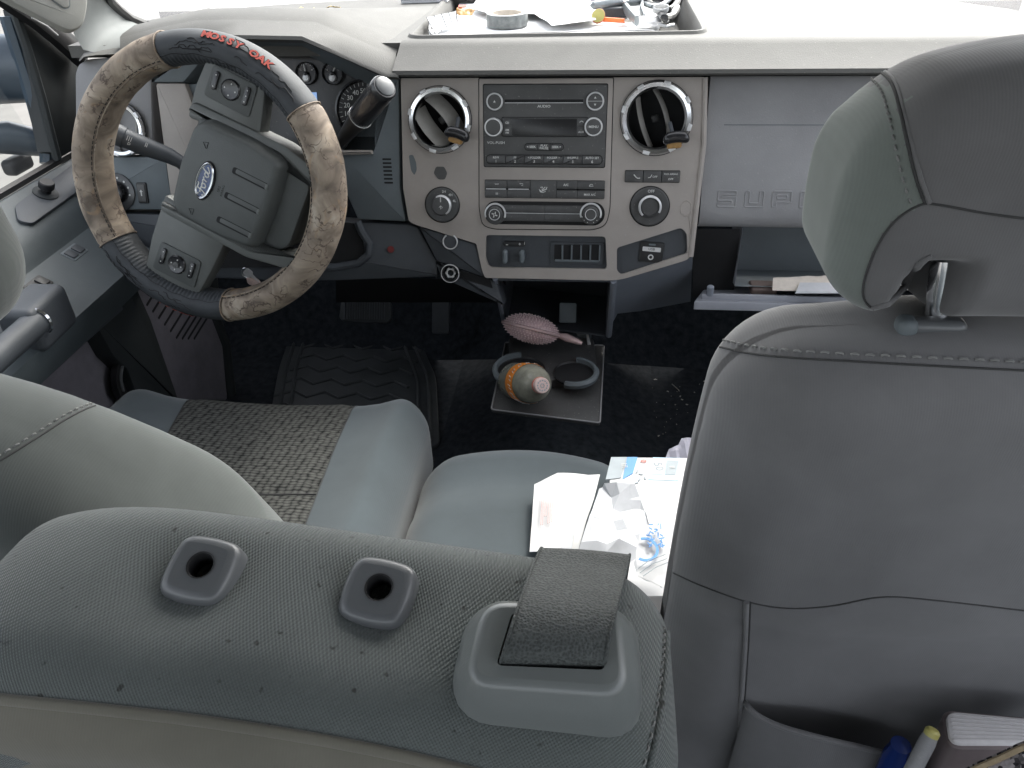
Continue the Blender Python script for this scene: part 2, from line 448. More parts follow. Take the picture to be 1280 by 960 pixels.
# instrument hood: lower edge, upper edge, crest
HL = [(150, 70), (200, 58), (248, 49), (300, 48.5), (377, 50), (430, 73), (482, 96), (498, 96.5)]
HU = [(150, 46), (200, 33), (245, 24.5), (300, 23.5), (395, 26.5), (425, 39), (470, 58), (495, 68)]
lo = [hY(x, y, 1.262 if i < 6 else 1.27+.006*(i-5)) for i, (x, y) in enumerate(HL)]
hi = [hY(x, y, 1.345) for x, y in HU]
lo2 = [p+V((0, .018, -.008)) for p in lo]
crest = [p+V((0, .055, .0085)) for p in hi]
endr = [V((p.x, 1.66+.05*(i/7), ZT+.001)) for i, p in enumerate(hi)]
lo_r = [p+V((0, .003, .005)) for p in lo]
hi_r = [p*.93+q*.07 for p, q in zip(hi, lo)]
hi_c = [p+V((0, .010, .003)) for p in hi]
obj('instrument_hood', strip([lo2, lo, lo_r, hi_r, hi, hi_c, crest, endr]), 'dash_grey', dash, sharp=50)
# dark gap under the lip
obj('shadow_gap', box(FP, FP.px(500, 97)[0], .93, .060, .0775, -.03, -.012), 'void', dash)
# ---- driver side panels on the fascia plane
def ppx(pts, n=0.0, r=0): 
    P = FP.pxs(pts, n); return roundp(P, r, 3) if r else P
clus_o = [(196, 66), (250, 50), (378, 50), (486, 100), (467, 187), (330, 188), (262, 190), (232, 104)]
obj('end_panel', slab(FP, ppx([(93, 92), (97, 80), (108, 74), (140, 71), (188, 68), (191, 193), (94, 193)], 0, .006), -.09, .0, .005), 'panel_grey', dash)
obj('switch_panel', slab(FP, ppx([(94, 196), (207, 196), (216, 262), (100, 262)], 0, .003), -.09, .001, .003), 'slate', dash)
tp = obj('column_side_panel', slab(FP, ppx([(194, 104), (231, 104), (262, 188), (268, 262), (214, 262)], 0, .004), -.09, .0, .004), 'taupe', dash)
obj('column_side_wall', slab(FP, ppx([(226, 104), (250, 104), (285, 190), (285, 262), (255, 262)], 0, .003), -.09, -.012, .004), 'slate', dash)
obj('hood_wedge', slab(FP, ppx([(183, 103), (225, 70), (250, 55), (258, 66), (228, 103)], 0, .003), -.07, -.004, .004), 'slate', dash)
obj('binnacle_liner', loft([FP.at(x, y, -.004) for x, y in clus_o], [FP.at(x, y, -.085) for x, y in [(240, 66), (268, 66), (378, 68), (464, 110), (470, 188), (330, 196), (280, 196), (250, 120)]]), 'slate', dash, sharp=20)
# cluster
FC = Fr(FP.at(400, 130, -.075), FP.U, FP.V, FP.N)
clus = obj('instrument_cluster', slab(FC, FC.pxs([(236, 60), (375, 60), (466, 100), (475, 196), (236, 200)]), -.01, 0, 0), 'screen_black', dash)
def gauge(x, y, r, deg0, deg1, n, nums, needle, name='gauge'):
    u, v = FC.px(x, y); f = FC.sub(u, v, .0015)
    g = obj(name, lathe(f, [(r, 0), (r, .006), (r*.94, .007), (r*.90, .001), (r*.2, .001), (r*.18, .009), (0.0005, .010)], 40), 'gloss_black', clus)
    ms = []
    for i in range(n):
        a = R(deg0+(deg1-deg0)*i/(n-1)); ff = f.sub(0, 0, .0012, a)
        ms.append(slab(ff, [(r*.78, -.0004), (r*.88, -.0004), (r*.88, .0004), (r*.78, .0004)], 0, .0003))
    for i, s in enumerate(nums):
        a = R(deg0+(deg1-deg0)*i/(len(nums)-1)); ms.append(text(s, f, r*.62*cos(a), r*.62*sin(a), r*.22, .0015))
    obj('dial_marks', join(*ms), 'white_print', g)
    a = R(needle); ff = f.sub(0, 0, .006, a)
    obj('needle', slab(ff, [(0, -.0012), (r*.8, -.0004), (r*.8, .0004), (0, .0012)], 0, .0008), 'white_print', g)
gauge(456, 138, .052, 215, -35, 25, ['0', '10', '20', '30', '40', '50', '60', '70', '80', '90', '100'], 215)
gauge(300, 138, .052, 215, -35, 21, ['0', '1', '2', '3', '4', '5', '6'], 215)
gauge(384, 92, .019, 150, 30, 5, ['C', 'H'], 100); gauge(417, 92, .019, 150, 30, 5, ['E', 'F'], 60)
for x in (384, 417):
    u, v = FC.px(x, 97.5); obj('telltale', lathe(FC.sub(u, v, .004), [(.0066, 0), (.0066, .004), (.005, .0055), (.0004, .006)], 20), 'satin', clus)
u, v = FC.px(388, 123)
mt = bpy.data.materials.new('display_glow'); mt.use_nodes = True; b_ = mt.node_tree.nodes['Principled BSDF']
b_.inputs['Base Color'].default_value = (.05, .07, .1, 1); b_.inputs['Emission Color'].default_value = (.35, .55, .95, 1); b_.inputs['Emission Strength'].default_value = .16; MATS['display_glow'] = mt
obj('message_display', box(FC, u-.03, u+.013, v-.012, v+.010, .002, .003), mt, clus)
# ---- panel right of the column with seven slots
colp = obj('column_right_panel', slab(FP, ppx([(470, 104), (486, 99), (498.5, 98), (500, 235), (507, 277), (447, 274), (430, 235), (424, 189), (466, 188)], 0, .003), -.05, .0, .003), 'slate', dash)
obj('cluster_lower_trim', slab(FP, ppx([(300, 188), (466, 187.5), (467, 193), (300, 196)], 0, .002), -.05, .006, .004), 'taupe', dash)
for i in range(7):
    u, v = FP.px(483.5+i*.4, 199+i*4.9); obj('grille_slot', slab(FP, rrect(.0155, .0028, .0012, 3, u, v), -.004, .0006), 'void', colp)
# ---- switch panel: rotary head-lamp switch, dimmer, park brake decal
u, v = FP.px(147, 240); f = FP.sub(u, v, .001)
hs = obj('headlamp_switch', lathe(f, [(.034, 0), (.034, .003), (.030, .004), (.020, .004), (.019, .016), (.016, .018), (.0004, .018)], 36), 'gloss_black', dash)
ms = [slab(f.sub(.026*cos(R(a)), .026*sin(R(a)), .0042), circ(.0019, 8), 0, .0004) for a in (75, 45, 18, -10, 105)]
ms.append(slab(f.sub(0, 0, .018, R(80)), [(.006, -.0008), (.015, -.0008), (.015, .0008), (.006, .0008)], 0, .0004))
obj('switch_marks', join(*ms), 'white_print', hs)
u, v = FP.px(179, 241); f = FP.sub(u, v, .0012)
pk = obj('dimmer_switch', slab(f, rrect(.019, .037, .003), 0, .003, .0015), 'black', dash)
obj('rocker', slab(f, rrect(.0145, .030, .002), .003, .005, .001), 'stack_black', pk)
obj('rocker_mark', join(slab(f, [(-.001, -.005), (.001, -.005), (.001, .004), (-.001, .004)], .005, .0053), slab(f, [(-.003, .002), (0, .006), (.003, .002)], .005, .0053)), 'white_print', pk)
# ---- lower dash (knee panel)
knee_n = -.004
kp = obj('knee_panel', slab(FP, ppx([(100, 264), (509, 280), (522, 284), (545, 325), (548, 346), (420, 351), (330, 350), (180, 345), (110, 300)], knee_n, .004), -.06, knee_n, .004), 'slate_dark', dash)
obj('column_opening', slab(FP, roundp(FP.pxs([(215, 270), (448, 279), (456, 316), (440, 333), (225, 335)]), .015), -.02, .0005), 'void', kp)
loop = [FP.at(x, y, .004) for x, y in ((447, 277), (452, 290), (462, 305), (461, 318), (448, 329), (420, 334), (370, 334))]
obj('column_opening_trim', tube(loop, .007, 8, flat=.9), 'slate_dark', kp)
obj('red_button', lathe(FP.sub(*FP.px(488, 312), knee_n), [(.006, 0), (.006, .003), (.0003, .0035)], 14), mat('dull_red', (.16, .02, .02), .5), kp)
# ---- centre fascia
def cen(x, y): return FP.px(x, y)
VL, VR = cen(551, 150), cen(820, 148)
fas = [(502, 98), (881, 96.5), (879, 180), (863, 323), (772, 350), (607, 346.5), (603, 337), (596, 304), (524, 281.5), (512, 277), (505, 235)]
fasP = roundp(FP.pxs(fas), [.002, .004, .0, .012, .02, .004, .003, .003, .006, .008, .0], 4)
holeL = circ(.0510, 40, *VL); holeR = circ(.0555, 40, *VR)
ltray = roundp(FP.pxs([(608, 293), (757, 295), (758.5, 336), (612, 334), (607, 322)]), .006, 3)
usb = roundp(FP.pxs([(771, 309), (851, 284), (858, 291), (859, 316), (776, 343), (771, 338)]), .005, 3)
fascia = obj('fascia_panel', plate(FP, fasP, [holeL, holeR, ltray, usb], .006, .03, .012), 'taupe', dash, sharp=30)
fascia_n = .006
# rounded right shoulder
sh = [FP.w(u, v, .0055) for u, v in FP.pxs([(881, 97), (879, 180), (863, 320)])]
obj('fascia_edge', tube([sh[0], sh[1], sh[2]], .0045, 8), 'taupe', dash)
obj('fascia_return', strip([[p+V((.004, 0, 0)) for p in sh], [p+V((.012, .06, -.01)) for p in sh]]), 'taupe', dash)
# centre bezel
cbz = roundp(FP.pxs([(599.5, 98.5), (766.5, 97.5), (762, 262), (757, 281), (742, 286.5), (618, 285.5), (604, 281), (600, 262)]), [.002, .002, .02, .02, .012, .012, .02, .02], 4)
bez = obj('centre_bezel', slab(FP, cbz, .002, .0078, .0015), 'taupe', dash)
obj('bezel_seam', slab(FP, inset(cbz, -.0012), .002, .0064), 'dark_line', dash)
BN = .0078
def fpb(x0, x1, y0, y1): 
    a = FP.px((x0+x1)/2, y0, BN); b = FP.px((x0+x1)/2, y1, BN); c = FP.px(x0, (y0+y1)/2, BN); d = FP.px(x1, (y0+y1)/2, BN)
    return c[0], d[0], b[1], a[1]
# ---- radio
u0, u1, v0, v1 = fpb(605, 757.5, 105.5, 208.5)
f = FP.sub((u0+u1)/2, (v0+v1)/2, BN); w, h = u1-u0, v1-v0
radio = obj('radio', slab(f, rrect(w, h, .0025), -.002, .002, .001), 'stack_black', dash)
obj('radio_gap', slab(f, rrect(w+.0025, h+.0025, .003), -.003, .0004), 'dark_line', radio)
def rp(x, y): q = FP.px(x, y, BN+.002); return q[0]-(u0+u1)/2, q[1]-(v0+v1)/2
def knob(f, x, y, r, dep, name, parent, ring='satin', face='stack_black', ringw=.0028):
    g = f.sub(x, y, .002)
    o = obj(name, lathe(g, [(r-ringw, 0), (r-ringw, dep-.0005), (r-ringw-.001, dep), (.0003, dep)], 36), face, parent)
    obj('knob_ring', lathe(g, [(r, 0), (r, dep*.75), (r-ringw*.4, dep), (r-ringw, dep), (r-ringw, dep*.6)], 40, cap=False), ring, o)
    return o, g
ek, g1 = knob(f, *rp(618.5, 127), .0138, .005, 'eject_button', radio, ringw=.0026)
obj('eject_mark', slab(g1, [(-.002, -.0014), (.002, -.0014), (0, .002)], .005, .0054), 'white_print', ek)
tk, g2 = knob(f, *rp(744, 126.5), .0145, .005, 'tune_button', radio, ringw=.0026)
obj('tune_marks', join(slab(g2, [(-.002, .004), (.002, .004), (0, .0072)], .005, .0054), slab(g2, [(-.002, -.004), (0, -.0072), (.002, -.004)], .005, .0054), slab(g2, [(-.012, -.0003), (.012, -.0003), (.012, .0003), (-.012, .0003)], .005, .0052)), 'white_print', tk)
vk, g3 = knob(f, *rp(617.5, 159), .0150, .012, 'volume_knob', radio)
mk_, g4 = knob(f, *rp(742, 158.5), .0150, .010, 'menu_button', radio)
obj('menu_mark', text('MENU', g4, 0, 0, .0052, .0103, 1.1, .02), 'white_print', mk_)
a, b = rp(631, 126.5), rp(729, 126)
obj('disc_slot', slab(f, [(a[0], a[1]-.0020), (b[0], a[1]-.0020), (b[0], a[1]+.0026), (a[0], a[1]+.0026)], .0005, .0024), 'void', radio)
obj('slot_highlight', slab(f, [(a[0], a[1]-.0030), (b[0], a[1]-.0030), (b[0], a[1]-.0021), (a[0], a[1]-.0021)], .0015, .0028), 'satin', radio)
prt = [text('AUDIO', f, *rp(680, 133), .0056, .0024, 1.2, .02), text('VOL-PUSH', f, *rp(620, 178.5), .0058, .0024, 1.1, .01)]
a, b = rp(628, 147), rp(734, 170.5)
obj('display_gap', slab(f, rrect(b[0]-a[0]+.002, a[1]-b[1]+.002, .0025, 3, (a[0]+b[0])/2, (a[1]+b[1])/2), .001, .0024), 'void', radio)
obj('display_bezel', slab(f, rrect(b[0]-a[0], a[1]-b[1], .002, 3, (a[0]+b[0])/2, (a[1]+b[1])/2), .001, .0045, .0012), 'button_black', radio)
a, b = rp(640, 148.5), rp(721, 169.5)
obj('display', slab(f, rrect(b[0]-a[0], a[1]-b[1], .001, 3, (a[0]+b[0])/2, (a[1]+b[1])/2), .003, .0052, .0006), 'screen_black', radio)
for (x0, y0, x1, y1, s) in ((629.5, 148, 639, 157.5, ['CD']), (629.5, 159, 639, 169.5, ['AM', 'FM']), (722, 148, 732, 157.5, ['~']), (722, 159, 731, 169.5, ['AUX'])):
    a, b = rp(x0, y0), rp(x1, y1); cx, cy_ = (a[0]+b[0])/2, (a[1]+b[1])/2
    o = obj('side_button', slab(f, rrect(b[0]-a[0]-.0005, a[1]-b[1]-.0005, .001, 2, cx, cy_), .004, .0056, .0006), 'button_black', radio)
    if s == ['~']: m_ = tube([f.w(cx+.003*cos(R(q)), cy_-.001+.0028*sin(R(q)), .0058) for q in (10, 40, 65, 90, 115, 140, 170)], .0005, 5)
    elif len(s) == 2: m_ = join(text(s[0], f, cx, cy_+.0022, .0042, .0058, 1, .02), text(s[1], f, cx, cy_-.0022, .0042, .0058, 1, .02))
    else: m_ = text(s[0], f, cx, cy_-.001, .0044, .0058, 1, .02)
    obj('button_mark', m_, 'white_print', radio)
# seek pill, three buttons
a, b = rp(608.5, 199), rp(752.5, 199.5)
obj('button_row_gap', slab(f, rrect(b[0]-a[0]+.002, .0158, .0074, 6, (a[0]+b[0])/2, a[1]), .001, .0023), 'void', radio)
a, b = rp(656.5, 183.5), rp(704, 183.5)
obj('button_row_gap', slab(f, rrect(b[0]-a[0]+.002, .0120, .0058, 6, (a[0]+b[0])/2, a[1]), .001, .0023), 'void', radio)
a, b = rp(656.5, 183.5), rp(704, 183.5); pw = (b[0]-a[0])/3
for i, s in enumerate((['< SEEK'], ['PLAY', 'PAUSE'], ['SEEK >'])):
    cx = a[0]+pw*(i+.5); P = rrect(pw-.0004, .0098, .0047 if i != 1 else .0004, 5, cx, a[1])
    if i == 0: P = [(x if x < cx else cx+pw/2-.0002, y) if x > cx+.002 else (x, y) for x, y in P]
    if i == 2: P = [(cx-pw/2+.0002, y) if x < cx-.002 else (x, y) for x, y in P]
    Q = []
    for p in P:
        if not Q or (abs(p[0]-Q[-1][0])+abs(p[1]-Q[-1][1])) > 1e-5: Q.append(p)
    o = obj('seek_button' if i != 1 else 'play_button', slab(f, Q, .001, .0062, .0014), 'button_black', radio)
    for j, t_ in enumerate(s): prt.append(text(t_, f, cx, a[1]+(0 if len(s) == 1 else (.0021-.0042*j)), .0050, .0065, 1, .02))
# preset row
a, b = rp(608.5, 199), rp(752.5, 199.5); pw = (b[0]-a[0])/6
for i, s in enumerate(('REW', 'FF', '< FOLDER', 'FOLDER >', 'SHUFFLE', 'AUTO SET')):
    cx = a[0]+pw*(i+.5); rr_ = .0062 if i in (0, 5) else .0006; P = rrect(pw-.0005, .0135, rr_, 5, cx, a[1])
    if i == 0: P = [(cx+pw/2-.0002, y) if x > cx+.003 else (x, y) for x, y in P]
    if i == 5: P = [(cx-pw/2+.0002, y) if x < cx-.003 else (x, y) for x, y in P]
    Q = []
    for p in P:
        if not Q or (abs(p[0]-Q[-1][0])+abs(p[1]-Q[-1][1])) > 1e-5: Q.append(p)
    o = obj('preset_button', slab(f, Q, .001, .0058, .0016), 'button_black', radio)
    prt.append(text(s, f, cx, a[1]+.0030, .0048, .0061, 1, .02)); prt.append(text(str(i+1), f, cx, a[1]-.0030, .0064, .0061, 1, .02))
for m_ in prt: obj('lettering', m_, 'white_print', radio)
# ---- climate control
u0, u1, v0, v1 = fpb(606, 756, 225, 248)
f = FP.sub((u0+u1)/2, (v0+v1)/2, BN); w, h = u1-u0, v1-v0
cl = obj('climate_control', slab(f, rrect(w, h, .002), -.002, .0008), 'dark_line', dash)
xs_ = [606, 634, 663, 696, 722, 756]; us = [FP.px(x, 236, BN)[0]-(u0+u1)/2 for x in xs_]
prt = []
for i in range(5):
    cx = (us[i]+us[i+1])/2; bw = us[i+1]-us[i]-.0006
    if i == 2:
        obj('mode_button', slab(f, rrect(bw, h-.001, .0008, 2, cx, 0), 0, .0035, .0008), 'button_black', cl)
    else:
        for s_ in (1, -1):
            obj('climate_button', slab(f, rrect(bw, h/2-.0018, .0008, 2, cx, s_*(h/4+.0003)), 0, .0035, .0008), 'button_black', cl)
            obj('indicator_bar', slab(f, [(cx-bw*.45, -.0007), (cx+bw*.45, -.0007), (cx+bw*.45, .0005), (cx-bw*.45, .0005)], 0, .003), 'satin' if i < 2 else 'void', cl) if s_ == 1 else None
N_ = .0038
def seat_icon(cx, cy_, s):
    return join(*[tube([f.w(cx+x*s, cy_+y*s, N_) for x, y in L], .0005, 5) for L in (((-.8, .7), (-.4, -.5), (.6, -.6)), ((-.4, .9), (0, -.1), (.7, -.2)))])
prt += [tube([f.w(us[0]+(us[1]-us[0])*.55+q*.001, h/4+.001*((-1)**i)+.0005, N_) for i, q in enumerate((-3, -2, -1, 0, 1, 2, 3))], .0005, 5)]
prt += [text('III', f, us[0]+(us[1]-us[0])*.55, -h/4-.0004, .0050, N_, 1.2, .01)]
prt += [tube([f.w(us[1]+(us[2]-us[1])*.62+x*.001, h/4+y*.001, N_) for x, y in ((-3, 1.5), (2.5, 1.5), (2.5, -1.5), (0, -1.5))], .0005, 5)]
cx = (us[2]+us[3])/2
prt += [tube([f.w(cx+x*.001, y*.001, N_) for x, y in L], .0007, 5) for L in (((-7, 0), (-5, -4), (-1, -5), (4, -3)), ((-5, 3), (-2, 4), (0, 1), (3, 4)), ((-3, 1), (0, -1), (4, 0), (6, 4)), ((-2, -2), (2, -1), (6, 1)), ((-6.5, -1.5), (-3, -3), (0, -2)))]
prt += [text('A/C', f, (us[3]+us[4])/2-.002, h/4, .0052, N_, 1, .02), text('MAX A/C', f, (us[4]+us[5])/2-.002, -h/4-.0004, .0048, N_, 1, .02)]
prt += [tube([f.w((us[4]+us[5])/2+x*.001, h/4+y*.001, N_) for x, y in ((-3.5, -1.5), (-1.5, 1.5), (1.5, 1.5), (3.5, -1.5), (-3.5, -1.5))], .0006, 5)]
for m_ in prt: obj('button_symbol', m_, 'white_print', cl)
# knob row
u0, u1, v0, v1 = fpb(606, 756, 252, 281)
cx0, cyy = (u0+u1)/2, (v0+v1)/2
f = FP.sub(cx0, cyy, BN)
row = obj('temperature_panel', slab(f, rrect(u1-u0, v1-v0, (v1-v0)*.48, 8), -.002, .0012, .0006), 'dark_line', dash)
a, b = FP.px(626, 257, BN), FP.px(736, 279, BN); mid = FP.px(681, 268, BN)[0]-cx0; hh = (a[1]-b[1])/2
for i, (xa, xb) in enumerate(((a[0]-cx0, mid-.0003), (mid+.0003, b[0]-cx0))):
    for s_ in (1, -1):
        obj('rocker_button', slab(f, rrect(xb-xa, hh-.0012, .0008, 2, (xa+xb)/2, s_*(hh/2+.0002)), 0, .0032+(.0008 if s_ > 0 else 0), .0006), 'button_black', row)
obj('rocker_highlight', slab(f, [(a[0]-cx0, -.0005), (b[0]-cx0, -.0005), (b[0]-cx0, .0004), (a[0]-cx0, .0004)], 0, .003), 'satin', row)
for x in (619.5, 738.5):
    q = FP.px(x, 267, BN); g = f.sub(q[0]-cx0, q[1]-cyy, 0)
    o = obj('temperature_knob', lathe(g, [(.0182, 0), (.0182, .004), (.0168, .005), (.0132, .005), (.0128, .014), (.0116, .0155), (.0085, .0155), (.008, .0148), (.0003, .0148)], 40), 'stack_black', row)
    obj('knob_ring', lathe(g, [(.0186, .004), (.0186, .0055), (.0160, .0062), (.0155, .0052)], 30, R(-20), R(200)), 'satin', o)
    obj('knob_cap_ring', lathe(g, [(.0095, .0155), (.0092, .0162), (.0086, .0162), (.0084, .0152)], 32, cap=False), 'satin', o)
    if x < 650: obj('fan_mark', join(*[tube([g.w(.0012*cos(R(q)), .0012*sin(R(q)), .0152), g.w(.005*cos(R(q+25)), .005*sin(R(q+25)), .0152)], .0011, 5) for q in (45, 135, 225, 315)]), 'white_print', o)
    else: obj('temperature_marks', join(*[slab(g.sub(.0150*cos(R(q)), .0150*sin(R(q)), .0052), circ(.0009, 8), 0, .0003) for q in (200, 225, 250, 290, 315)]), 'white_print', o)
# ---- two big rotary controls
def dial(x, y, r, name, words, small, fr_, parent=dash):
    g = FP.sub(*FP.px(x, y, fascia_n), fascia_n)
    o = obj(name, lathe(g, [(r, -.004), (r, .002), (r*.95, .0035), (r*.62, .003), (r*.58, .004)] + [(r*.57, .012), (r*.50, .0155), (.0003, .0155)] if fr_ == 0 else [(r, -.004), (r, .002), (r*.95, .0035), (r*.60, .003), (r*.58, .010), (r*.44, .012), (r*.42, .0105), (.0003, .0105)], 48), 'button_black', dash)
    obj('dial_surround', lathe(g, [(r*1.05, 0), (r*1.05, .0012), (r*1.0, .0022), (r*.985, .0005)], 48, cap=False), 'dark_line', o)
    obj('knob_ring', lathe(g, [(r*.60, .009), (r*.60, .013), (r*.52, .0155), (r*.49, .0153)], 40, R(-60) if fr_ == 0 else R(-30), R(120) if fr_ == 0 else R(230)), 'satin', o)
    obj('dial_lettering', join(*[text(s, g, r*.78*cos(R(an)), r*.78*sin(R(an)), r*.20, .0036, 1, .02) for s, an in words], *small(g)), 'white_print', o)
dial(553, 256, .0292, 'four_wheel_drive_knob', (('2H', 80), ('4H', 48), ('4L', 18)), lambda g: [slab(g, [(-.0008, .006), (.0008, .006), (.0008, .014), (-.0008, .014)], .0155, .016), tube([g.w(-.003, -.003, .0158), g.w(0, 0, .0158), g.w(.003, -.003, .0158), g.w(0, -.006, .0158), g.w(0, 0, .0158)], .0006, 5)], 0)
dial(812, 258, .0320, 'airbag_switch', (('OFF', 88),), lambda g: [], 1)
# ---- three button strip
u0, u1 = FP.px(781, 220, fascia_n)[0], FP.px(850, 220, fascia_n)[0]; vc = FP.px(815, 220.5, fascia_n)[1]; hh = FP.px(815, 213, fascia_n)[1]-FP.px(815, 228.5, fascia_n)[1]
f = FP.sub((u0+u1)/2, vc, fascia_n); w = u1-u0
bs = obj('switch_strip', slab(f, rrect(w, hh, .002), -.003, .0008), 'dark_line', dash)
for i in range(3): obj('switch_button', slab(f, rrect(w/3-.0012, hh-.0018, .001, 2, (i-1)*w/3, 0), 0, .0032, .0008), 'button_black', bs)
obj('switch_lettering', join(text('PASS AIRBAG', f, w/3, .004, .0038, .0034, 1, .01), text('OFF', f, w/3, -.004, .0044, .0034, 1.1, .02), text('OFF', f, .004, -.0005, .0046, .0034), 
    tube([f.w(-.007, -.002, .0035), f.w(-.003, -.001, .0035), f.w(-.001, .003, .0035)], .0007, 5), tube([f.w(-.0305, .003, .0035), f.w(-.027, -.001, .0035), f.w(-.024, -.003, .0035), f.w(-.020, -.0025, .0035)], .0009, 5)), 'white_print', bs)
# ---- air vents
mat('vane_grey', (.26, .25, .23), .45, bump=.2, mott=.12, mscale=60)
def air_vent(uv, ang, n_open, label, R0=.0525, wv=.010):
    g = FP.sub(*uv, fascia_n)
    root = obj('air_vent', lathe(g, [(R0*.93, .001), (R0*.88, -.012), (R0*.86, -.05), (.0003, -.052)], 44, cap=False), 'void', dash, label=label)
    obj('vent_lip', lathe(g, [(R0*1.02, 0), (R0*1.02, .002), (R0*.96, .003)], 48, cap=False), 'black', root)
    obj('vent_ring', lathe(g, [(R0, .001), (R0*.995, .006), (R0*.95, .0095), (R0*.84, .0085), (R0*.78, .004), (R0*.77, -.010)], 56, cap=False), 'chrome', root)
    for i in range(8):
        a = R(22.5+45*i+8); ff = g.sub(0, 0, 0, a)
        obj('ring_notch', slab(ff, [(R0*.90, -.0062), (R0*1.006, -.0050), (R0*1.006, .0050), (R0*.90, .0062)], .002, .0098, .0008), 'satin', root)
    # vanes
    ff = g.sub(0, 0, -.006, R(ang))
    for k, off in enumerate((-.019, .010)[:n_open]):
        L_ = sqrt(max((R0*.78)**2-off**2, .0001)); rows = []
        for t in (-1, 0, 1):
            rows.append([ff.w(-L_+2*L_*i/10, off+wv*t+.007*(1-((i-5)/5)**2)*(1 if k else -.6), .004*(1-((i-5)/5)**2)-.010*t-.004) for i in range(11)])
        m = strip(rows); m2 = (m[0]+[p - ff.N*.003 + ff.V*.0 for p in m[0]], m[1]+[[q+33 for q in x][::-1] for x in m[1]])
        obj('vent_vane', m2, 'vane_grey', root)
    obj('vent_hub', box(ff, -.006, .006, -.006, .006, -.02, -.012, .002), 'black', root)
    return root
air_vent(VL, -52, 2, None, .0530, .0105); air_vent(VR, -72, 2, None, .0575, .0045)
# left outboard vent
uv = FP.px(153, 161); 
fv = FP.sub(0, 0, -.0045)
air_vent((uv[0], uv[1]), 80, 2, 'outboard vent seen through the steering wheel', .046)
# ---- lower tray with brake controller and upfitter blank
f = FP.sub(*FP.px(682, 315, -.006), -.006)
mt_, _ = pit(FP, ltray, -.006, .006, 0), 0
lt = obj('lower_tray', slab(FP, inset(ltray, -.002), -.02, -.004), 'slate_dark', dash)
def lp(x, y, n=-.004): return FP.px(x, y, n)
a = lp(643, 304.5)
obj('brake_controller_display', slab(FP, rrect(.040, .009, .0042, 5, *a), -.004, -.0005, .001), 'black', lt)
obj('brake_controller_marks', join(text('-', FP, *lp(634, 305), .010, -.0002, 1.4, .02), text('+', FP, *lp(650, 305), .008, -.0002, 1, .02), text('I', FP, *lp(656, 304), .007, -.0002)), 'white_print', lt)
for x in (632, 653): 
    q = lp(x, 320); fr2 = FP.sub(q[0], q[1], -.004)
    obj('brake_lever', rbox((0, 0, .006), (.0042, .0115, .010), .004, 3, 3, fr=fr2.sub(0, 0, .005)), 'slate', lt)
q0, q1 = lp(688, 302), lp(754, 331)
obj('switch_bank', slab(FP, rrect(q1[0]-q0[0], q0[1]-q1[1], .003, 3, (q0[0]+q1[0])/2, (q0[1]+q1[1])/2), -.004, -.001, .0012), 'slate_dark', lt)
for i in range(5):
    q = lp(697.5+11.6*i, 315); fr2 = FP.sub(q[0], q[1], -.0008)
    obj('blank_pocket', pit(fr2, rrect(.0118, .026, .001, 2), .0012, .0016) if False else slab(fr2, rrect(.0125, .027, .001, 2), 0, .0004), 'void', lt)
    obj('pocket_divider', slab(fr2, rrect(.0028, .027, .0006, 2, .0077, -.0012), 0, .0035, .0008), 'slate', lt)
obj('bank_sill', slab(FP.sub(*lp(721, 325.5), -.0008), rrect(.076, .0035, .001), 0, .003, .0008), 'slate', lt)
# usb panel
up = obj('usb_panel', slab(FP, inset(usb, -.002), -.02, -.002), 'slate_dark', dash)
q = FP.px(814, 315, -.002); fr2 = FP.sub(*q, -.002, R(-4))
obj('usb_cover', slab(fr2, rrect(.041, .035, .002), 0, .0025, .001), 'black', up)
obj('usb_port', join(slab(fr2, rrect(.031, .0075, .001, 2, 0, .005), .0025, .0032)), 'satin', up)
obj('usb_mark', join(text('USB', fr2, 0, .0052, .006, .0034, 1.1, 0)), 'dark_line', up)
obj('jack_socket', lathe(fr2.sub(0, -.0085, .0025), [(.0048, 0), (.0048, .001), (.0028, .001), (.0026, -.002)], 20, cap=False), 'satin', up)
obj('key_mark', slab(fr2, rrect(.012, .003, .0014, 4, 0, .013), .0025, .003), 'slate', up)
# left lower wing with two sockets
w1 = obj('socket_panel', slab(FP, ppx([(524, 283), (595, 305), (604, 339), (606, 346), (546, 326)], 0, .004), -.03, .0035, .003), 'slate_dark', dash)
w2 = obj('lower_wing', slab(FP, ppx([(543, 326), (606, 346), (621, 354), (630, 383), (560, 352), (549, 343)], 0, .003), -.05, -.003, .004), 'slate_dark', dash)
obj('wing_groove', slab(FP, ppx([(572, 337), (612, 349), (616, 361), (573, 347)], 0, .002), -.004, -.0025), 'void', w2)
g = FP.sub(*FP.px(563, 302, .0035), .0035)
s1 = obj('socket_cap', lathe(g, [(.0150, 0), (.0146, .002), (.0003, .003)], 30), 'slate_dark', dash)
obj('socket_ring', tube([g.w(.0125*cos(R(q)), .0125*sin(R(q)), .003) for q in range(120, 421, 15)], .0013, 6), 'satin', s1)
g = FP.sub(*FP.px(563.5, 341, .0), .0)
s2 = obj('power_socket', lathe(g, [(.0165, 0), (.0165, .006), (.0150, .008), (.0135, .0075), (.0130, .002), (.012, -.02), (.0003, -.021)], 36, cap=False), 'black', dash)
obj('socket_rim', lathe(g, [(.0168, .006), (.0162, .0085), (.0152, .0085), (.0148, .007)], 36, cap=False), 'satin', s2)
obj('socket_contacts', join(*[box(g.sub(0, 0, 0, R(q)), .0055, .0095, -.0022, .0022, -.004, .003, .0006) for q in range(0, 360, 60)], lathe(g, [(.0055, .002), (.0075, .003), (.0085, .002)], 24, cap=False)), 'satin', s2)
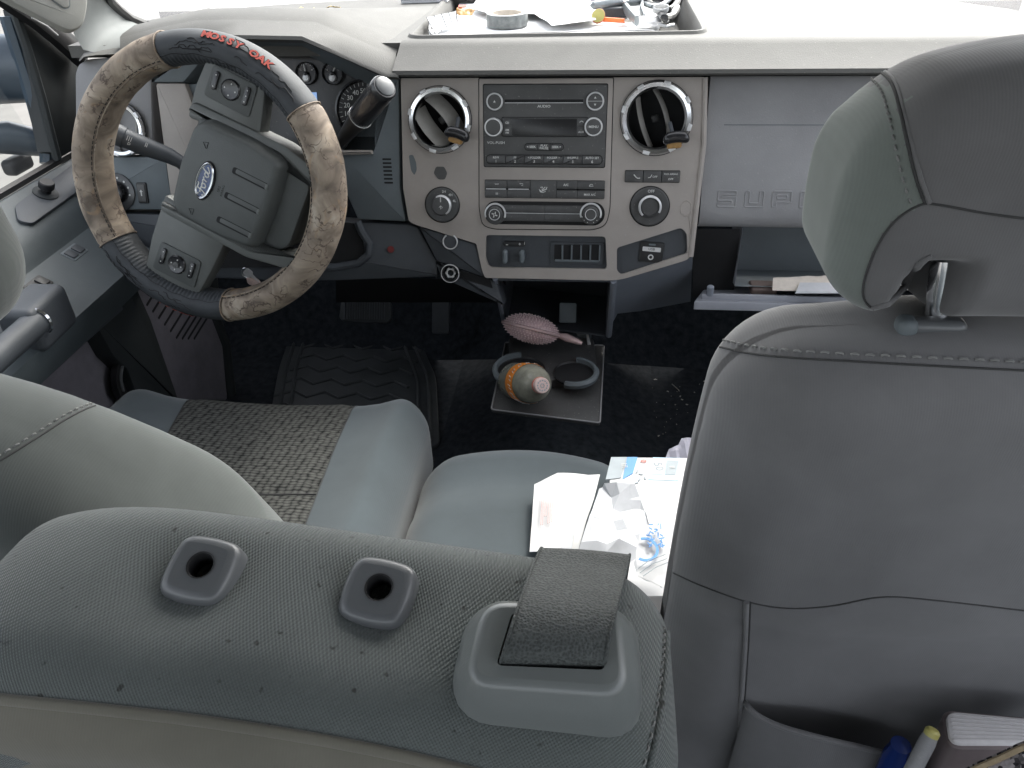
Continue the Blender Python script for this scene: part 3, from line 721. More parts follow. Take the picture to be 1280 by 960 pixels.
# fascia wear: chips and a peeled blister
obj('worn_patch', slab(FP, roundp([(FP.px(x, y)) for x, y in ((512, 194), (517, 193), (521, 202), (522, 212), (519, 219), (515, 213))], .003), .004, .0064), 'slate', dash)
obj('worn_patch', slab(FP, roundp([(FP.px(x, y)) for x, y in ((546, 208), (556, 208), (560, 216), (557, 224), (549, 224), (543, 216))], .003), .004, .0066), 'stack_black', dash)
g = FP.sub(*FP.px(857, 260), fascia_n)
obj('peeled_blister', tube([g.w(.009*cos(R(q)), .0125*sin(R(q)), .0) for q in range(0, 360, 20)], .0009, 6, close=True), 'taupe', dash)
obj('peeled_drip', tube([FP.at(x, y, fascia_n) for x, y in ((861, 271), (863, 280), (862, 292), (864, 305), (861, 318))], [.0012, .0016, .001, .0015, .0006], 6), 'taupe', dash)
# ---- passenger side upper panel with SUPER DUTY
PN = -.004
uL, vT = FP.px(888, 98, PN); vB = FP.px(888, 285, PN)[1]; uR = .845
pan = strip([[FP.w(u, v, n) for u in [uL+(uR-uL)*i/12 for i in range(13)]] for v, n in ((vT+.004, PN-.02), (vT+.003, PN-.002), (vT, PN), (vB+.035, PN), (vB+.020, PN-.001), (vB+.008, PN-.005), (vB+.001, PN-.013), (vB, PN-.03))])
pp = obj('passenger_panel', pan, 'panel_grey', dash, sharp=50)
obj('panel_edge', strip([[FP.w(uL, v, n) for v, n in ((vT+.003, PN-.002), (vT, PN), (vB+.02, PN), (vB+.008, PN-.005), (vB, PN-.03))], [FP.w(uL-.004, v, -.05) for v in (vT, vT, vB+.02, vB+.01, vB)]]), 'slate_dark', dash)
a, b = FP.px(905, 156, PN), FP.px(1090, 156, PN)
obj('panel_crease', slab(FP, [(a[0], a[1]-.0006), (uR-.02, a[1]-.0006), (uR-.02, a[1]+.0006), (a[0], a[1]+.0006)], PN-.002, PN+.0005), 'slate', pp)
sx0 = FP.px(897, 250, PN); x = sx0[0]; vv = FP.px(950, 249, PN)[1]
CH = .0255
def emb(P, hw=.0026):
    """raised outline letter stroke"""
    return tube([FP.w(u, v, PN) for u, v in P], .0015, 6, close=True)
def letter(ch, x0):
    """wide stencil-like capitals drawn as closed outlines; returns outline loops, width"""
    W_ = .030; H = CH; t = .0068; y0 = vv-H/2
    def q(L): return roundp([(x0+a_*W_, y0+b_*H) for a_, b_ in L], .0025, 3)
    tx, ty = t/W_, t/H*.85
    if ch == 'S': return [q([(0, 0), (1, 0), (1, .5+ty/2), (tx, .5+ty/2), (tx, 1-ty), (1, 1-ty), (1, 1), (0, 1), (0, .5-ty/2), (1-tx, .5-ty/2), (1-tx, ty), (0, ty)])]
    if ch == 'U': return [q([(0, 1), (0, 0), (1, 0), (1, 1), (1-tx, 1), (1-tx, ty), (tx, ty), (tx, 1)])]
    if ch == 'P': return [q([(0, 0), (tx, 0), (tx, .32), (1, .32), (1, 1), (0, 1)]), q([(tx, .32+ty), (1-tx, .32+ty), (1-tx, 1-ty), (tx, 1-ty)])]
    if ch == 'E': return [q([(0, 0), (1, 0), (1, ty), (tx, ty), (tx, .5-ty/2), (.9, .5-ty/2), (.9, .5+ty/2), (tx, .5+ty/2), (tx, 1-ty), (1, 1-ty), (1, 1), (0, 1)])]
    if ch == 'R': return [q([(0, 0), (tx, 0), (tx, .32), (.5, .32), (.75, 0), (1, 0), (.8, .32), (1, .32), (1, 1), (0, 1)]), q([(tx, .32+ty), (1-tx, .32+ty), (1-tx, 1-ty), (tx, 1-ty)])]
    if ch == 'D': return [q([(0, 0), (1, 0), (1, 1), (0, 1)]), q([(tx, ty), (1-tx, ty), (1-tx, 1-ty), (tx, 1-ty)])]
    if ch == 'T': return [q([(.5-tx/2, 0), (.5+tx/2, 0), (.5+tx/2, 1-ty), (1, 1-ty), (1, 1), (0, 1), (0, 1-ty), (.5-tx/2, 1-ty)])]
    if ch == 'Y': return [q([(.5-tx/2, 0), (.5+tx/2, 0), (.5+tx/2, .4), (1, 1), (1-tx, 1), (.5, .5), (tx, 1), (0, 1), (.5-tx/2, .4)])]
    return []
for ch in 'SUPER DUTY':
    if ch != ' ':
        obj('embossed_letter', join(*[emb(P) for P in letter(ch, x)]), 'panel_grey', pp)
    x += .0445 if ch != ' ' else .020
# ---- glove box
gb = obj('glove_box', join(strip([[FP.at(x, y, -.02) for x, y in ((866, 286), (925, 286))], [FP.at(x, y, -.06) for x, y in ((866, 372), (918, 362))]])), 'void', dash)
x0 = FP.px(928, 290, -.02)[0]
inn = Fr(FP.w(x0, vB-.002, -.02), FP.U, FP.V, FP.N)
wd, ht, dp = .845-x0, .10, .16
obj('box_side', ([inn.w(0, 0, 0), inn.w(-.004, -ht, .0), inn.w(.006, -ht, -dp), inn.w(.010, 0, -dp)], [[0, 1, 2, 3]]), 'lid_grey', gb)
obj('box_liner', ([inn.w(wd, 0, 0), inn.w(wd, -ht, 0), inn.w(wd, -ht, -dp), inn.w(wd, 0, -dp), inn.w(.01, 0, -dp), inn.w(.006, -ht, -dp), inn.w(-.004, -ht, 0), inn.w(0, 0, 0)], [[0, 1, 2, 3], [3, 2, 5, 4], [5, 2, 1, 6]]), 'slate', gb)
lidn = hY(870, 378, 1.20); zl = lidn.z
xl0, xl1 = lidn.x, .75
flid = Fr((0, 1.20, zl), (1, 0, 0), (0, cos(R(12)), -sin(R(12))))
P = [(xl0, 0), (xl1, 0), (xl1, .02), (xl0+.010, .02)]
obj('glove_box_lid', join(slab(flid, roundp([(xl0-.004, -.002), (xl1, -.002), (xl1, .10), (xl0+.03, .10)], .004), -.012, .003, .003, back=True),
    slab(flid, roundp([(xl0+.010, .010), (xl1-.01, .010), (xl1-.01, .019), (xl0+.010, .019)], .002), .002, .012, .0015)), 'lid_grey', dash)
obj('lid_stop', lathe(Fr(hY(888, 361, 1.215), (1, 0, 0), (0, 1, 0)), [(.006, -.012), (.006, .004), (.004, .006), (.0003, .006)], 14), 'slate_blue', dash)
# ---- lower dash skirts either side of the storage bin
TL, TR = FP.at(622, 349), FP.at(763, 351.5)
BL, BR = hZ(634, 405, .315), hZ(757, 419, .300)
def P3(x, y, Y): return hY(x, y, Y)
obj('skirt_edge', tube([FP.at(619, 347.5, .002), hZ(631, 404, .315)], .0055, 8, flat=1), 'slate_blue', dash)
obj('skirt_edge', tube([FP.at(767, 351, .002), BR+V((.006, 0, 0))], .0060, 8, flat=1), 'slate_blue', dash)
obj('left_skirt', (lambda a, b, c, d: ([a, b, c, d, a+V((-.012, .05, 0)), d+V((-.012, .05, 0))], [[0, 1, 2, 3], [0, 3, 5, 4]]))(FP.at(616, 347), TL, BL, hZ(629.5, 403, .315)), 'slate_blue', dash)
obj('right_skirt', (lambda a, b, c, d, e, f_, g_: ([a, b, c, d, e, f_, g_], [[0, 1, 2, 3], [1, 4, 5, 6, 2]]))(TR, FP.at(772, 350), hY(772, 392, 1.33), BR, FP.at(866, 321), hY(863, 377, 1.38), hY(800, 389, 1.36)), 'slate_blue', dash)
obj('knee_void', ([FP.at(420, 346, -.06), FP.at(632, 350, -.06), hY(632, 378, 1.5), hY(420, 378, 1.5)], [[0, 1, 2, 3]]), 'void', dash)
# storage bin
dY = V((0, .13, .015))
q = [TL, TR, BR, BL]; qb = [p+dY for p in q]
sb = obj('storage_bin', loft(q, qb), 'slate_dark', dash); 
obj('bin_back', (qb, [[0, 1, 2, 3]]), 'slate_dark', sb)
obj('bin_lip', tube([p + V((0, -.001, 0)) for p in q], .0022, 6, close=True), 'slate_dark', sb)
obj('bin_latch', box(Fr((TL+TR+BL+BR)/4+V((.022, .06, -.045)), (1, 0, 0), (0, sin(R(30)), cos(R(30)))), -.017, .017, -.022, .018, -.01, 0, .003), 'slate', sb)
obj('bin_shelf_line', tube([(TL*.45+BL*.55)+dY*.95, (TR*.45+BR*.55)+dY*.95], .003, 6), 'slate', sb)
# ---- cup holder tray (folded-down bin door)
FD = Fr((0, 0, .27), (1, 0, 0), (0, 1, 0))
plP = roundp([tuple(hZ(x, y, .27).xy) for x, y in ((632, 428), (755, 432), (750, 529), (614, 512))], .006, 4)
ch = obj('cup_holder', slab(FD, plP, -.006, 0, .002, back=True), 'button_black', dash)
obj('tray_rim', tube([FD.w(*p, .0005) for p in plP], .0016, 6, close=True), 'panel_grey', ch)
c1, c2 = (-.128, 1.190), (-.030, 1.186)
obj('holder_deck', slab(FD, roundp([(-.165, 1.315), (.005, 1.318), (.012, 1.22), (.0, 1.185), (-.075, 1.165), (-.15, 1.2)], .012), 0, .020, .004), 'button_black', ch)
def cup(c, r, a0, a1, bevel):
    g = FD.sub(c[0], c[1], 0)
    obj('cup_ring', lathe(g, [(r+.005, .018), (r+.007, .026), (r+.003, .031), (r-.002, .030), (r-.003, .022)], 40, R(a0), R(a1)), 'slate', ch)
    obj('cup_well', lathe(g, [(r-.002, .024), (r-.004, .0205)], 40, cap=False), 'black', ch)
    obj('cup_floor', slab(g, circ(r-.003, 36), .02, .0208), 'void', ch)
cup(c1, .047, 95, 285, 0); cup(c2, .040, -110, 85, 0)
obj('hinge_bracket', join(box(FD, -.105, -.02, 1.318, 1.345, .0, .018, .003), box(FD, -.03, .0, 1.325, 1.35, .01, .03, .003)), 'slate', ch)
obj('hinge_rod', tube([FD.w(-.09, 1.335, .028), FD.w(-.01, 1.328, .030), FD.w(-.004, 1.29, .022)], .0035, 8), 'satin', ch)
# ================================================================ STEERING WHEEL
def camo():
    m = bpy.data.materials.new('camo_fabric'); m.use_nodes = True; MATS['camo'] = m
    n = m.node_tree.nodes; l = m.node_tree.links; b = n['Principled BSDF']; b.inputs['Roughness'].default_value = .75
    tc = n.new('ShaderNodeTexCoord')
    def noi(sc, det, dist=0, stretch=(1, 1, 1)):
        mp = n.new('ShaderNodeMapping'); mp.inputs['Scale'].default_value = stretch; l.new(tc.outputs['Object'], mp.inputs[0])
        t = n.new('ShaderNodeTexNoise'); t.inputs['Scale'].default_value = sc; t.inputs['Detail'].default_value = det; t.inputs['Distortion'].default_value = dist
        l.new(mp.outputs[0], t.inputs['Vector']); return t.outputs[0]
    def ramp(src, stops):
        r = n.new('ShaderNodeValToRGB'); l.new(src, r.inputs[0]); e = r.color_ramp.elements
        while len(e) < len(stops): e.new(.5)
        for i, (p, c) in enumerate(stops): e[i].position = p; e[i].color = (*c, 1)
        return r.outputs[0]
    base = ramp(noi(26, 7, 1.0, (1, .6, 1)), [(.28, (.10, .078, .058)), (.42, (.19, .15, .115)), (.55, (.29, .235, .18)), (.70, (.42, .36, .29))])
    rust = ramp(noi(30, 3, 1.2), [(.60, (0, 0, 0)), (.70, (.55, .55, .55))])
    tw = n.new('ShaderNodeTexVoronoi'); tw.feature = 'DISTANCE_TO_EDGE'; tw.inputs['Scale'].default_value = 46
    mp = n.new('ShaderNodeMapping'); mp.inputs['Scale'].default_value = (1, .38, 1); l.new(tc.outputs['Object'], mp.inputs[0])
    dn = n.new('ShaderNodeTexNoise'); dn.inputs['Scale'].default_value = 40; dn.inputs['Detail'].default_value = 4; l.new(tc.outputs['Object'], dn.inputs['Vector'])
    va = n.new('ShaderNodeVectorMath'); va.operation = 'MULTIPLY_ADD'; va.inputs[1].default_value = (.05, .05, .05); l.new(dn.outputs['Color'], va.inputs[0]); l.new(mp.outputs[0], va.inputs[2])
    l.new(va.outputs[0], tw.inputs['Vector'])
    tw_m = ramp(tw.outputs[0], [(.0, (1, 1, 1)), (.03, (.8, .8, .8)), (.055, (0, 0, 0))])
    brk = ramp(noi(35, 2), [(.47, (0, 0, 0)), (.58, (1, 1, 1))])
    mul = n.new('ShaderNodeMath'); mul.operation = 'MULTIPLY'; l.new(tw_m, mul.inputs[0]); l.new(brk, mul.inputs[1])
    m1 = n.new('ShaderNodeMix'); m1.data_type = 'RGBA'; l.new(rust, m1.inputs[0]); l.new(base, m1.inputs[6]); m1.inputs[7].default_value = (.33, .20, .10, 1)
    m2 = n.new('ShaderNodeMix'); m2.data_type = 'RGBA'; l.new(mul.outputs[0], m2.inputs[0]); l.new(m1.outputs[2], m2.inputs[6]); m2.inputs[7].default_value = (.09, .065, .05, 1)
    l.new(m2.outputs[2], b.inputs['Base Color'])
    f = noi(900, 2); bp = n.new('ShaderNodeBump'); bp.inputs['Strength'].default_value = .3; bp.inputs['Distance'].default_value = .0005; l.new(f, bp.inputs['Height']); l.new(bp.outputs[0], b.inputs['Normal'])
camo()
mat('grip_rubber', (.036, .040, .045), .68, bump=.3, bscale=300, mott=.15, mscale=30)
mat('groove', (.008, .008, .009), .8, mott=.2)
mat('logo_red', (.46, .08, .06), .5, mott=.15, mscale=200)
mat('ford_blue', (.012, .035, .12), .25, mott=.2, mscale=60)
WO = CAM + ray(258.8, 228.7)*1.142
tl, yw = R(15.6), R(-2.5)
WN = V((sin(yw)*cos(tl), -cos(yw)*cos(tl), sin(tl))); WA = V((0, 0, 1)).cross(WN).normalized(); WB = WN.cross(WA)
W0 = Fr(WO, WA, WB, WN); WF = W0.sub(0, 0, 0, R(65))
wheel = thing('steering_wheel', WO, 'steering wheel in a camouflage and black rubber cover, turned to the left', 'steering wheel')
RM, RR, RX = .1855, .0235, .034
def rim(th, ph, d=0.0):
    """th ring angle (deg, local), ph section angle (deg): 0 outward, 90 towards driver"""
    rr = RM + (RR+d)*cos(R(ph)); return WF.w(rr*cos(R(th)), rr*sin(R(th)), (RX+d)*sin(R(ph))-.007)
def sleeve(t0, t1, d=0., fn=None, ends=True, st_=1.6):
    n_ = int(abs(t1-t0)/st_); k = 28; vs, fs = [], []
    for i in range(n_+1):
        th = t0+(t1-t0)*i/n_; e = 0.
        for j in range(k):
            ph = 360*j/k; dd = d + (fn(th, ph) if fn else 0)
            if ends:
                q = min(i, n_-i); dd -= .0022*(1 if q == 0 else 0)
            vs.append(rim(th, ph, dd))
    for i in range(n_):
        for j in range(k): fs.append([i*k+j, i*k+(j+1) % k, (i+1)*k+(j+1) % k, (i+1)*k+j])
    return vs, fs
def wr(th, ph): return .0007*noise.noise(V((th*.09, ph*.02, 3.1))) + .0004*noise.noise(V((th*.35, ph*.05, 1.1)))
def rib(th, ph):
    a = ph % 360; inn = math.exp(-((a-140)/11)**2)
    return wr(th, ph)*.5 + inn*.0011*sin(th*2*pi/2.0)
sleeves = []
for t0, t1 in ((37, 144), (209, 328)): sleeves.append(obj('camo_sleeve', sleeve(t0, t1, .0008, wr), 'camo', wheel, sharp=80))
for t0, t1 in ((-32, 37), (144, 209)): sleeves.append(obj('rubber_sleeve', sleeve(t0, t1, 0, rib, True, .4), 'grip_rubber', wheel, sharp=80))
for (t0, t1), o in zip(((37, 144), (209, 328)), sleeves):
    obj('seam', tube([rim(t0+(t1-t0)*i/60, 138, .0012) for i in range(61)], .0011, 6), 'camo', o, sharp=80)
    ms = []
    for i in range(int((t1-t0)/2.6)):
        a = t0+1+2.6*i; ms.append(tube([rim(a, 131, .0010), rim(a+.8, 131, .0018), rim(a+1.6, 131, .0010)], .00065, 5))
    obj('stitching', join(*ms), 'groove', o, kind='stuff')
    for th in (t0, t1): obj('sleeve_hem', tube([rim(th, 360*j/28, .0012) for j in range(28)], .0012, 6, close=True), 'camo', o, sharp=80)
rnd = random.Random(4)
for (t0, t1), o in zip(((-32, 37), (144, 209)), sleeves[2:]):
    ms = []
    for ln in range(13):
        ph = 35+rnd.random()*95; th = t0+2+rnd.random()*(t1-t0-22); P = []
        for s in range(rnd.randint(7, 18)):
            P.append(rim(th, ph, .0003)); th += .9; ph += rnd.choice((-1, 1, 0, 0))*rnd.random()*9; ph = max(20, min(135, ph))
            if th > t1-1: break
        if len(P) > 2: ms.append(tube(P, .0006, 4))
    for r_ in (118,): ms.append(tube([rim(t0+(t1-t0)*i/40, r_+2*sin(i), .0001) for i in range(41)], .0005, 4))
    obj('bark_grooves', join(*ms), 'groove', o, kind='stuff')
    mid_ = (t0+t1)/2 if t0 > 100 else 1.5
    red, dark = [], []
    for i, chh in enumerate('MOSSY OAK'):
        if chh == ' ': continue
        th = mid_ + 3.35*(4-i); ph = 50 if t0 < 100 else 12
        c = rim(th, ph, .0005); Nn = (rim(th, ph, .01)-rim(th, ph, 0)).normalized(); T = (rim(th-1, ph)-rim(th+1, ph)).normalized()
        f_ = Fr(c, T, Nn.cross(T), Nn)
        red.append(text(chh, f_, 0, 0, .0145, .0014, 1.15, .03, ext=.0005)); dark.append(text(chh, f_, 0, 0, .0145, .0009, 1.2, .08))
    obj('cover_lettering', join(*red), 'logo_red', o); obj('lettering_outline', join(*dark), 'groove', o)
# spokes and hub
for s in (1, -1):
    cx = .142 if s > 0 else -.133; hx = .018
    P = [(hx+s*.060, .050), (s*.120+.006, .052), (s*.168, .047), (s*.170, -.043), (s*.125+.006, -.052), (hx+s*.070, -.060)]
    sp = obj('spoke', slab(WF, roundp(P, .006), -.016, .012, .005, back=True), 'pad_light', wheel)
    cp = obj('control_pad', slab(WF, roundp([(cx-.024, .036), (cx+.022, .034), (cx+.022, -.034), (cx-.024, -.036)], .006), .010, .0145, .0015), 'pad_grey', wheel)
    g = WF.sub(cx, 0, .0145)
    obj('rocker_ring', lathe(g, [(.0145, 0), (.0145, .001), (.0125, .0032), (.0118, .003), (.0003, .0022)], 30), 'gloss_black', cp)
    if s < 0: obj('centre_button', lathe(g, [(.0045, .0022), (.0045, .0045), (.0003, .005)], 20), 'stack_black', cp)
    for yy in (.024, -.024):
        obj('switch_bar', slab(WF.sub(cx+.002, yy, .0145), rrect(.026, .0075, .0035, 5), 0, .003, .001), 'gloss_black', cp)
    ms = [slab(WF.sub(cx+x, y, .0178), circ(.0009, 6), 0, .0003) for x, y in ((.010, .024), (-.006, .024), (.010, -.024), (.002, -.024), (-.006, -.024))]
    ms += [slab(g.sub(.008*cos(R(a)), .008*sin(R(a)), .0028), circ(.0011, 6), 0, .0005) for a in (0, 90, 180, 270)]
    obj('switch_marks', join(*ms), 'white_print', cp, kind='stuff')
    P = [(hx+s*.069, .052), (hx+s*.086, .046), (hx+s*.090, -.095), (hx+s*.075, -.170), (hx+s*.045, -.172), (hx+s*.072, -.10)]
    obj('lower_spoke', slab(WF, roundp(P, .008), -.024, .018, .006, back=True), 'pad_light', wheel)
hx = .020
obj('hub_back', slab(WF, roundp([(hx-.078, .035), (hx+.078, .035), (hx+.080, -.11), (hx+.05, -.150), (hx-.05, -.150), (hx-.080, -.11)], .012), -.045, .012, .006, back=True), 'pad_grey', wheel)
padP = roundp([(hx-.071, .010), (hx-.058, .024), (hx, .028), (hx+.058, .024), (hx+.071, .010), (hx+.073, -.060), (hx+.066, -.108), (hx, -.112), (hx-.066, -.108), (hx-.073, -.060)], .010, 5)
# airbag cover: wide foot, domed face
rings = [(inset(padP, -.006), .006), (inset(padP, -.004), .020), (padP, .034), (inset(padP, .003), .0385), (inset(padP, .007), .0405)]
vs, fs = [], []; k = len(padP)
for Q, n_ in rings: vs += [WF.w(u, v, n_) for u, v in Q]
for j in range(len(rings)-1):
    for i in range(k): fs.append([j*k+i, j*k+(i+1) % k, (j+1)*k+(i+1) % k, (j+1)*k+i])
fs.append([(len(rings)-1)*k+i for i in range(k)])
pad = obj('airbag_cover', (vs, fs), 'pad_grey', wheel, sharp=50)
for x in (.048, .010, -.028):
    obj('cover_slot', slab(WF.sub(x, -.075, .0405), rrect(.0095, .054, .003, 4), -.001, .0005), 'groove', pad)
    obj('slot_floor', slab(WF.sub(x+.0008, -.0765, .0409), rrect(.0066, .047, .002, 4), 0, .0006, .0004), 'pad_grey', pad)
    obj('slot_end', slab(WF.sub(x, -.1015, .0408), rrect(.0078, .0045, .0015, 4), 0, .0016, .0008), 'pad_light', pad)
# emblem
lx, ly = WF.px(256, 226, .042)
E_ = WF.sub(lx, ly, .0404)
def ell(a, b, n, k=40): return [E_.w(a*cos(2*pi*i/k), b*sin(2*pi*i/k), n) for i in range(k)]
obj('emblem_recess', (ell(.0295, .0145, .0006), [list(range(40))]), 'groove', pad)
em = obj('oval_emblem', join(loft(ell(.0265, .0118, .0006), ell(.0265, .0118, .003)), (ell(.0265, .0118, .003), [list(range(40))])), 'ford_blue', wheel, label='blue oval emblem with white script')
def ring_(a, b, w_, n): 
    return tube([E_.w(a*cos(2*pi*i/48), b*sin(2*pi*i/48), n) for i in range(48)], w_, 6, close=True)
obj('emblem_rim', join(ring_(.0262, .0115, .0011, .003)), 'chrome', em); obj('emblem_line', ring_(.0242, .0098, .0004, .0031), 'chrome', em)
# script lettering, drawn as strokes (x -20..20, y -7..7)
ST = [[(-16, 2.5), (-18, 4), (-16.5, 6), (-12, 6.3), (-6, 5.5), (-4, 6.8)], [(-10, 5.5), (-11.5, 1), (-13.5, -4), (-16.5, -5.5), (-18, -3.5), (-16, -2.5)], [(-15, .8), (-11, 1.6), (-7.5, 1.2)],
      [(-5, 1.6), (-8, .2), (-7.5, -3.2), (-5, -3.6), (-3, -1), (-4.5, 1.6), (-2.5, 1.2), (0, 1.8)],
      [(0, 1.8), (1.5, 1), (0, -3.4)], [(.8, -.6), (3.2, 1.9), (4.8, 1.2)],
      [(11, 1), (8, 1.6), (5.6, -.8), (6.4, -3.4), (9, -2.8), (11, 1), (14.5, 6.5)], [(13.5, 5), (10.8, -1.8), (11.8, -3.4), (14.5, -2.2), (17.5, .5)]]
def smooth(P, k=5):
    out = []; n = len(P)
    for i in range(n-1):
        p0, p1, p2, p3 = [V(P[max(0, min(n-1, i+d))]) for d in (-1, 0, 1, 2)]
        for j in range(k):
            t = j/k; out.append(.5*((2*p1)+(p2-p0)*t+(2*p0-5*p1+4*p2-p3)*t*t+(3*p1-p0-3*p2+p3)*t**3))
    out.append(V(P[-1])); return out
obj('emblem_script', join(*[tube([E_.w(p[0]*.00118, p[1]*.00118, .0032) for p in smooth(L)], .00095, 5) for L in ST]), 'white_print', em)
for x, y in ((.062, -.002), (-.036, -.010)):
    g = WF.sub(x, y, .0408, R(20)); obj('horn_mark', join(tube([g.w(-.004, -.001, 0), g.w(0, -.002, 0), g.w(.004, -.004, 0), g.w(.004, .004, 0), g.w(0, .002, 0), g.w(-.004, .001, 0), g.w(-.004, -.001, 0)], .0004, 4)), 'groove', pad)
obj('airbag_lettering', join(text('SRS', WF.sub(lx-.002, -.040, .0408), 0, .002, .0055, 0, 1.1, 0), text('AIRBAG', WF.sub(lx-.002, -.040, .0408), 0, -.0035, .0045, 0, 1.1, 0)), 'groove', pad)
# ---- column
colm = thing('steering_column', W0.w(0, -.02, -.12), 'dark grey column shroud behind the steering wheel', 'steering column')
CF = W0.sub(0, -.02, 0)
obj('column_shroud', rbox((0, 0, -.15), (.055, .075, .10), .03, 4, 4, fr=CF.sub(0, -.01, -.15)), 'slate_dark', colm)
obj('column_collar', lathe(CF.sub(0, .015, -.06), [(.07, -.03), (.072, 0), (.06, .012), (.02, .014)], 30), 'black', colm)
obj('tilt_ring', tube([CF.w(.085+.05*cos(R(q)), -.045+.085*sin(R(q)), -.14) for q in range(-80, 75, 10)], .008, 8), 'gloss_black', colm)
# turn signal stalk
st = thing('turn_signal_stalk', hY(222, 187, 1.17), 'black turn signal stalk reaching left behind the wheel rim', 'stalk')
A, B = hY(226, 203, 1.17), hY(128, 160, 1.145)
ax = (B-A).normalized(); pts = [A+V((.018, 0, -.022)), A, A+(B-A)*.14+V((0, 0, .003)), A+(B-A)*.5, A+(B-A)*.72, A+(B-A)*.73, B]
obj('stalk_arm', tube(pts, [.009, .0105, .0125, .0150, .0155, .0168, .0172], 18), 'slate_dark', st)
sf = Fr(A+(B-A)*.52-V((0, .0152, -.002)), -ax*-1, V((0, 0, 1)))
sfn = (CAM-(A+B)/2).normalized(); U_ = -ax; sV = sfn.cross(U_).normalized(); 
sf = Fr(A+(B-A)*.5+sfn*.0156, U_, sV, U_.cross(sV))
obj('stalk_marks', join(text('|||', sf, -.020, .002, .008, .001, 1.4, 0), text('II', sf, .005, .003, .009, .001, 1, .01), text('D', sf, -.018, -.006, .006, .001)), 'white_print', st)
# gear lever
gl = thing('gear_lever', hY(425, 178, 1.15), 'black column gear lever pointing up right of the wheel', 'gear lever')
A, B = hY(420, 184, 1.16), hY(481, 108, 1.085)
pts = [A+(B-A)*t for t in (0, .15, .35, .5, .52, .54, .94, .985, 1.0)]
obj('lever_arm', tube(pts[:5], [.0075, .0095, .0125, .0155, .0160], 20), 'black', gl)
hn = obj('lever_grip', tube(pts[4:], [.0160, .0178, .0185, .0182, .0165], 24), 'gloss_black', gl)
ga = (B-A).normalized(); gf = Fr(B+ga*.0004, ga.orthogonal(), ga.cross(ga.orthogonal()), ga)
obj('end_button', lathe(gf, [(.0140, -.001), (.0140, .0012), (.0125, .002), (.0003, .002)], 28), 'guide_plastic', gl)
obj('grip_line', tube([A+(B-A)*.53+ (gf.U*cos(R(q))+gf.V*sin(R(q)))*.0179 for q in range(0, 360, 15)], .0005, 4, close=True), 'satin', gl)
gn = (CAM-(A+B)/2).normalized(); gU = ga; gV = gn.cross(gU).normalized(); gg = Fr(A+(B-A)*.45+gn*.0150, gU, gV, gU.cross(gV))
obj('overdrive_mark', join(slab(gg, [(-.012, -.003), (-.008, -.003), (-.008, -.002), (-.012, -.002)], 0, .002), slab(gg, rrect(.004, .003, .001, 3, -.006, .004), 0, .0016), tube([gg.w(.004, .001, .002), gg.w(.014, .001, .003), gg.w(.014, .006, .002), gg.w(.004, .006, .001)], .0004, 4)), 'white_print', gl)
# keys in the ignition
ky = thing('key_bunch', hY(318, 352, 1.17), 'pale key fob and keys hanging below the steering column', 'keys')
o_ = hY(317, 352, 1.17); kf = Fr(o_, (1, 0, -.3), (.3, 0, 1))
mat('fob_pink', (.55, .42, .38), .4, mott=.3, mscale=120)
obj('key_fob', slab(kf, roundp([(-.013, .006), (-.004, .010), (.010, .004), (.014, -.006), (.004, -.010), (-.010, -.006)], .004), -.003, .003, .0015, back=True), 'fob_pink', ky)
obj('key', join(slab(kf.sub(-.01, .016, .002, R(60)), rrect(.016, .014, .005), 0, .002), slab(kf.sub(-.003, .012, .001, R(-40)), rrect(.030, .006, .001), 0, .0015)), 'satin', ky)
obj('key_ring', tube([kf.w(-.014+.009*cos(R(q)), .014+.009*sin(R(q)), .0) for q in range(0, 360, 20)], .0008, 5, close=True), 'chrome', ky)
# pedals
bp_ = thing('brake_pedal', hY(457, 388, 1.62), 'wide ribbed brake pedal in the dark footwell', 'pedal')
c = hY(457, 388, 1.62); pf = Fr(c, (1, 0, 0), (0, .55, .83))
obj('pedal_pad', slab(pf, roundp([(-.062, .026), (.062, .026), (.066, -.02), (.055, -.03), (-.055, -.03), (-.066, -.02)], .012), -.012, .004, .003, back=True), 'rubber', bp_)
for i in range(17): obj('pad_rib', box(pf, -.052+.0062*i, -.0495+.0062*i, -.022, .020, .004, .0065), 'slate_dark', bp_)
obj('pedal_arm', tube([pf.w(0, .0, -.012), pf.w(0, .05, -.0), hY(455, 350, 1.64), hY(452, 320, 1.66)], [.011, .011, .012, .012], 8, flat=.6), 'slate', bp_)
ap = thing('accelerator_pedal', hY(551, 395, 1.66), 'narrow accelerator pedal at the right of the footwell', 'pedal')
c = hY(551, 395, 1.66); pf = Fr(c, (1, 0, 0), (0, .5, .86))
obj('pedal_pad', slab(pf, roundp([(-.022, .045), (.022, .045), (.022, -.045), (-.022, -.045)], .008), -.012, .003, .003, back=True), 'slate_dark', ap)
obj('pedal_arm', tube([pf.w(0, .03, -.01), pf.w(0, .11, .02), hY(552, 345, 1.70)], .012, 8, flat=.6), 'slate_dark', ap)
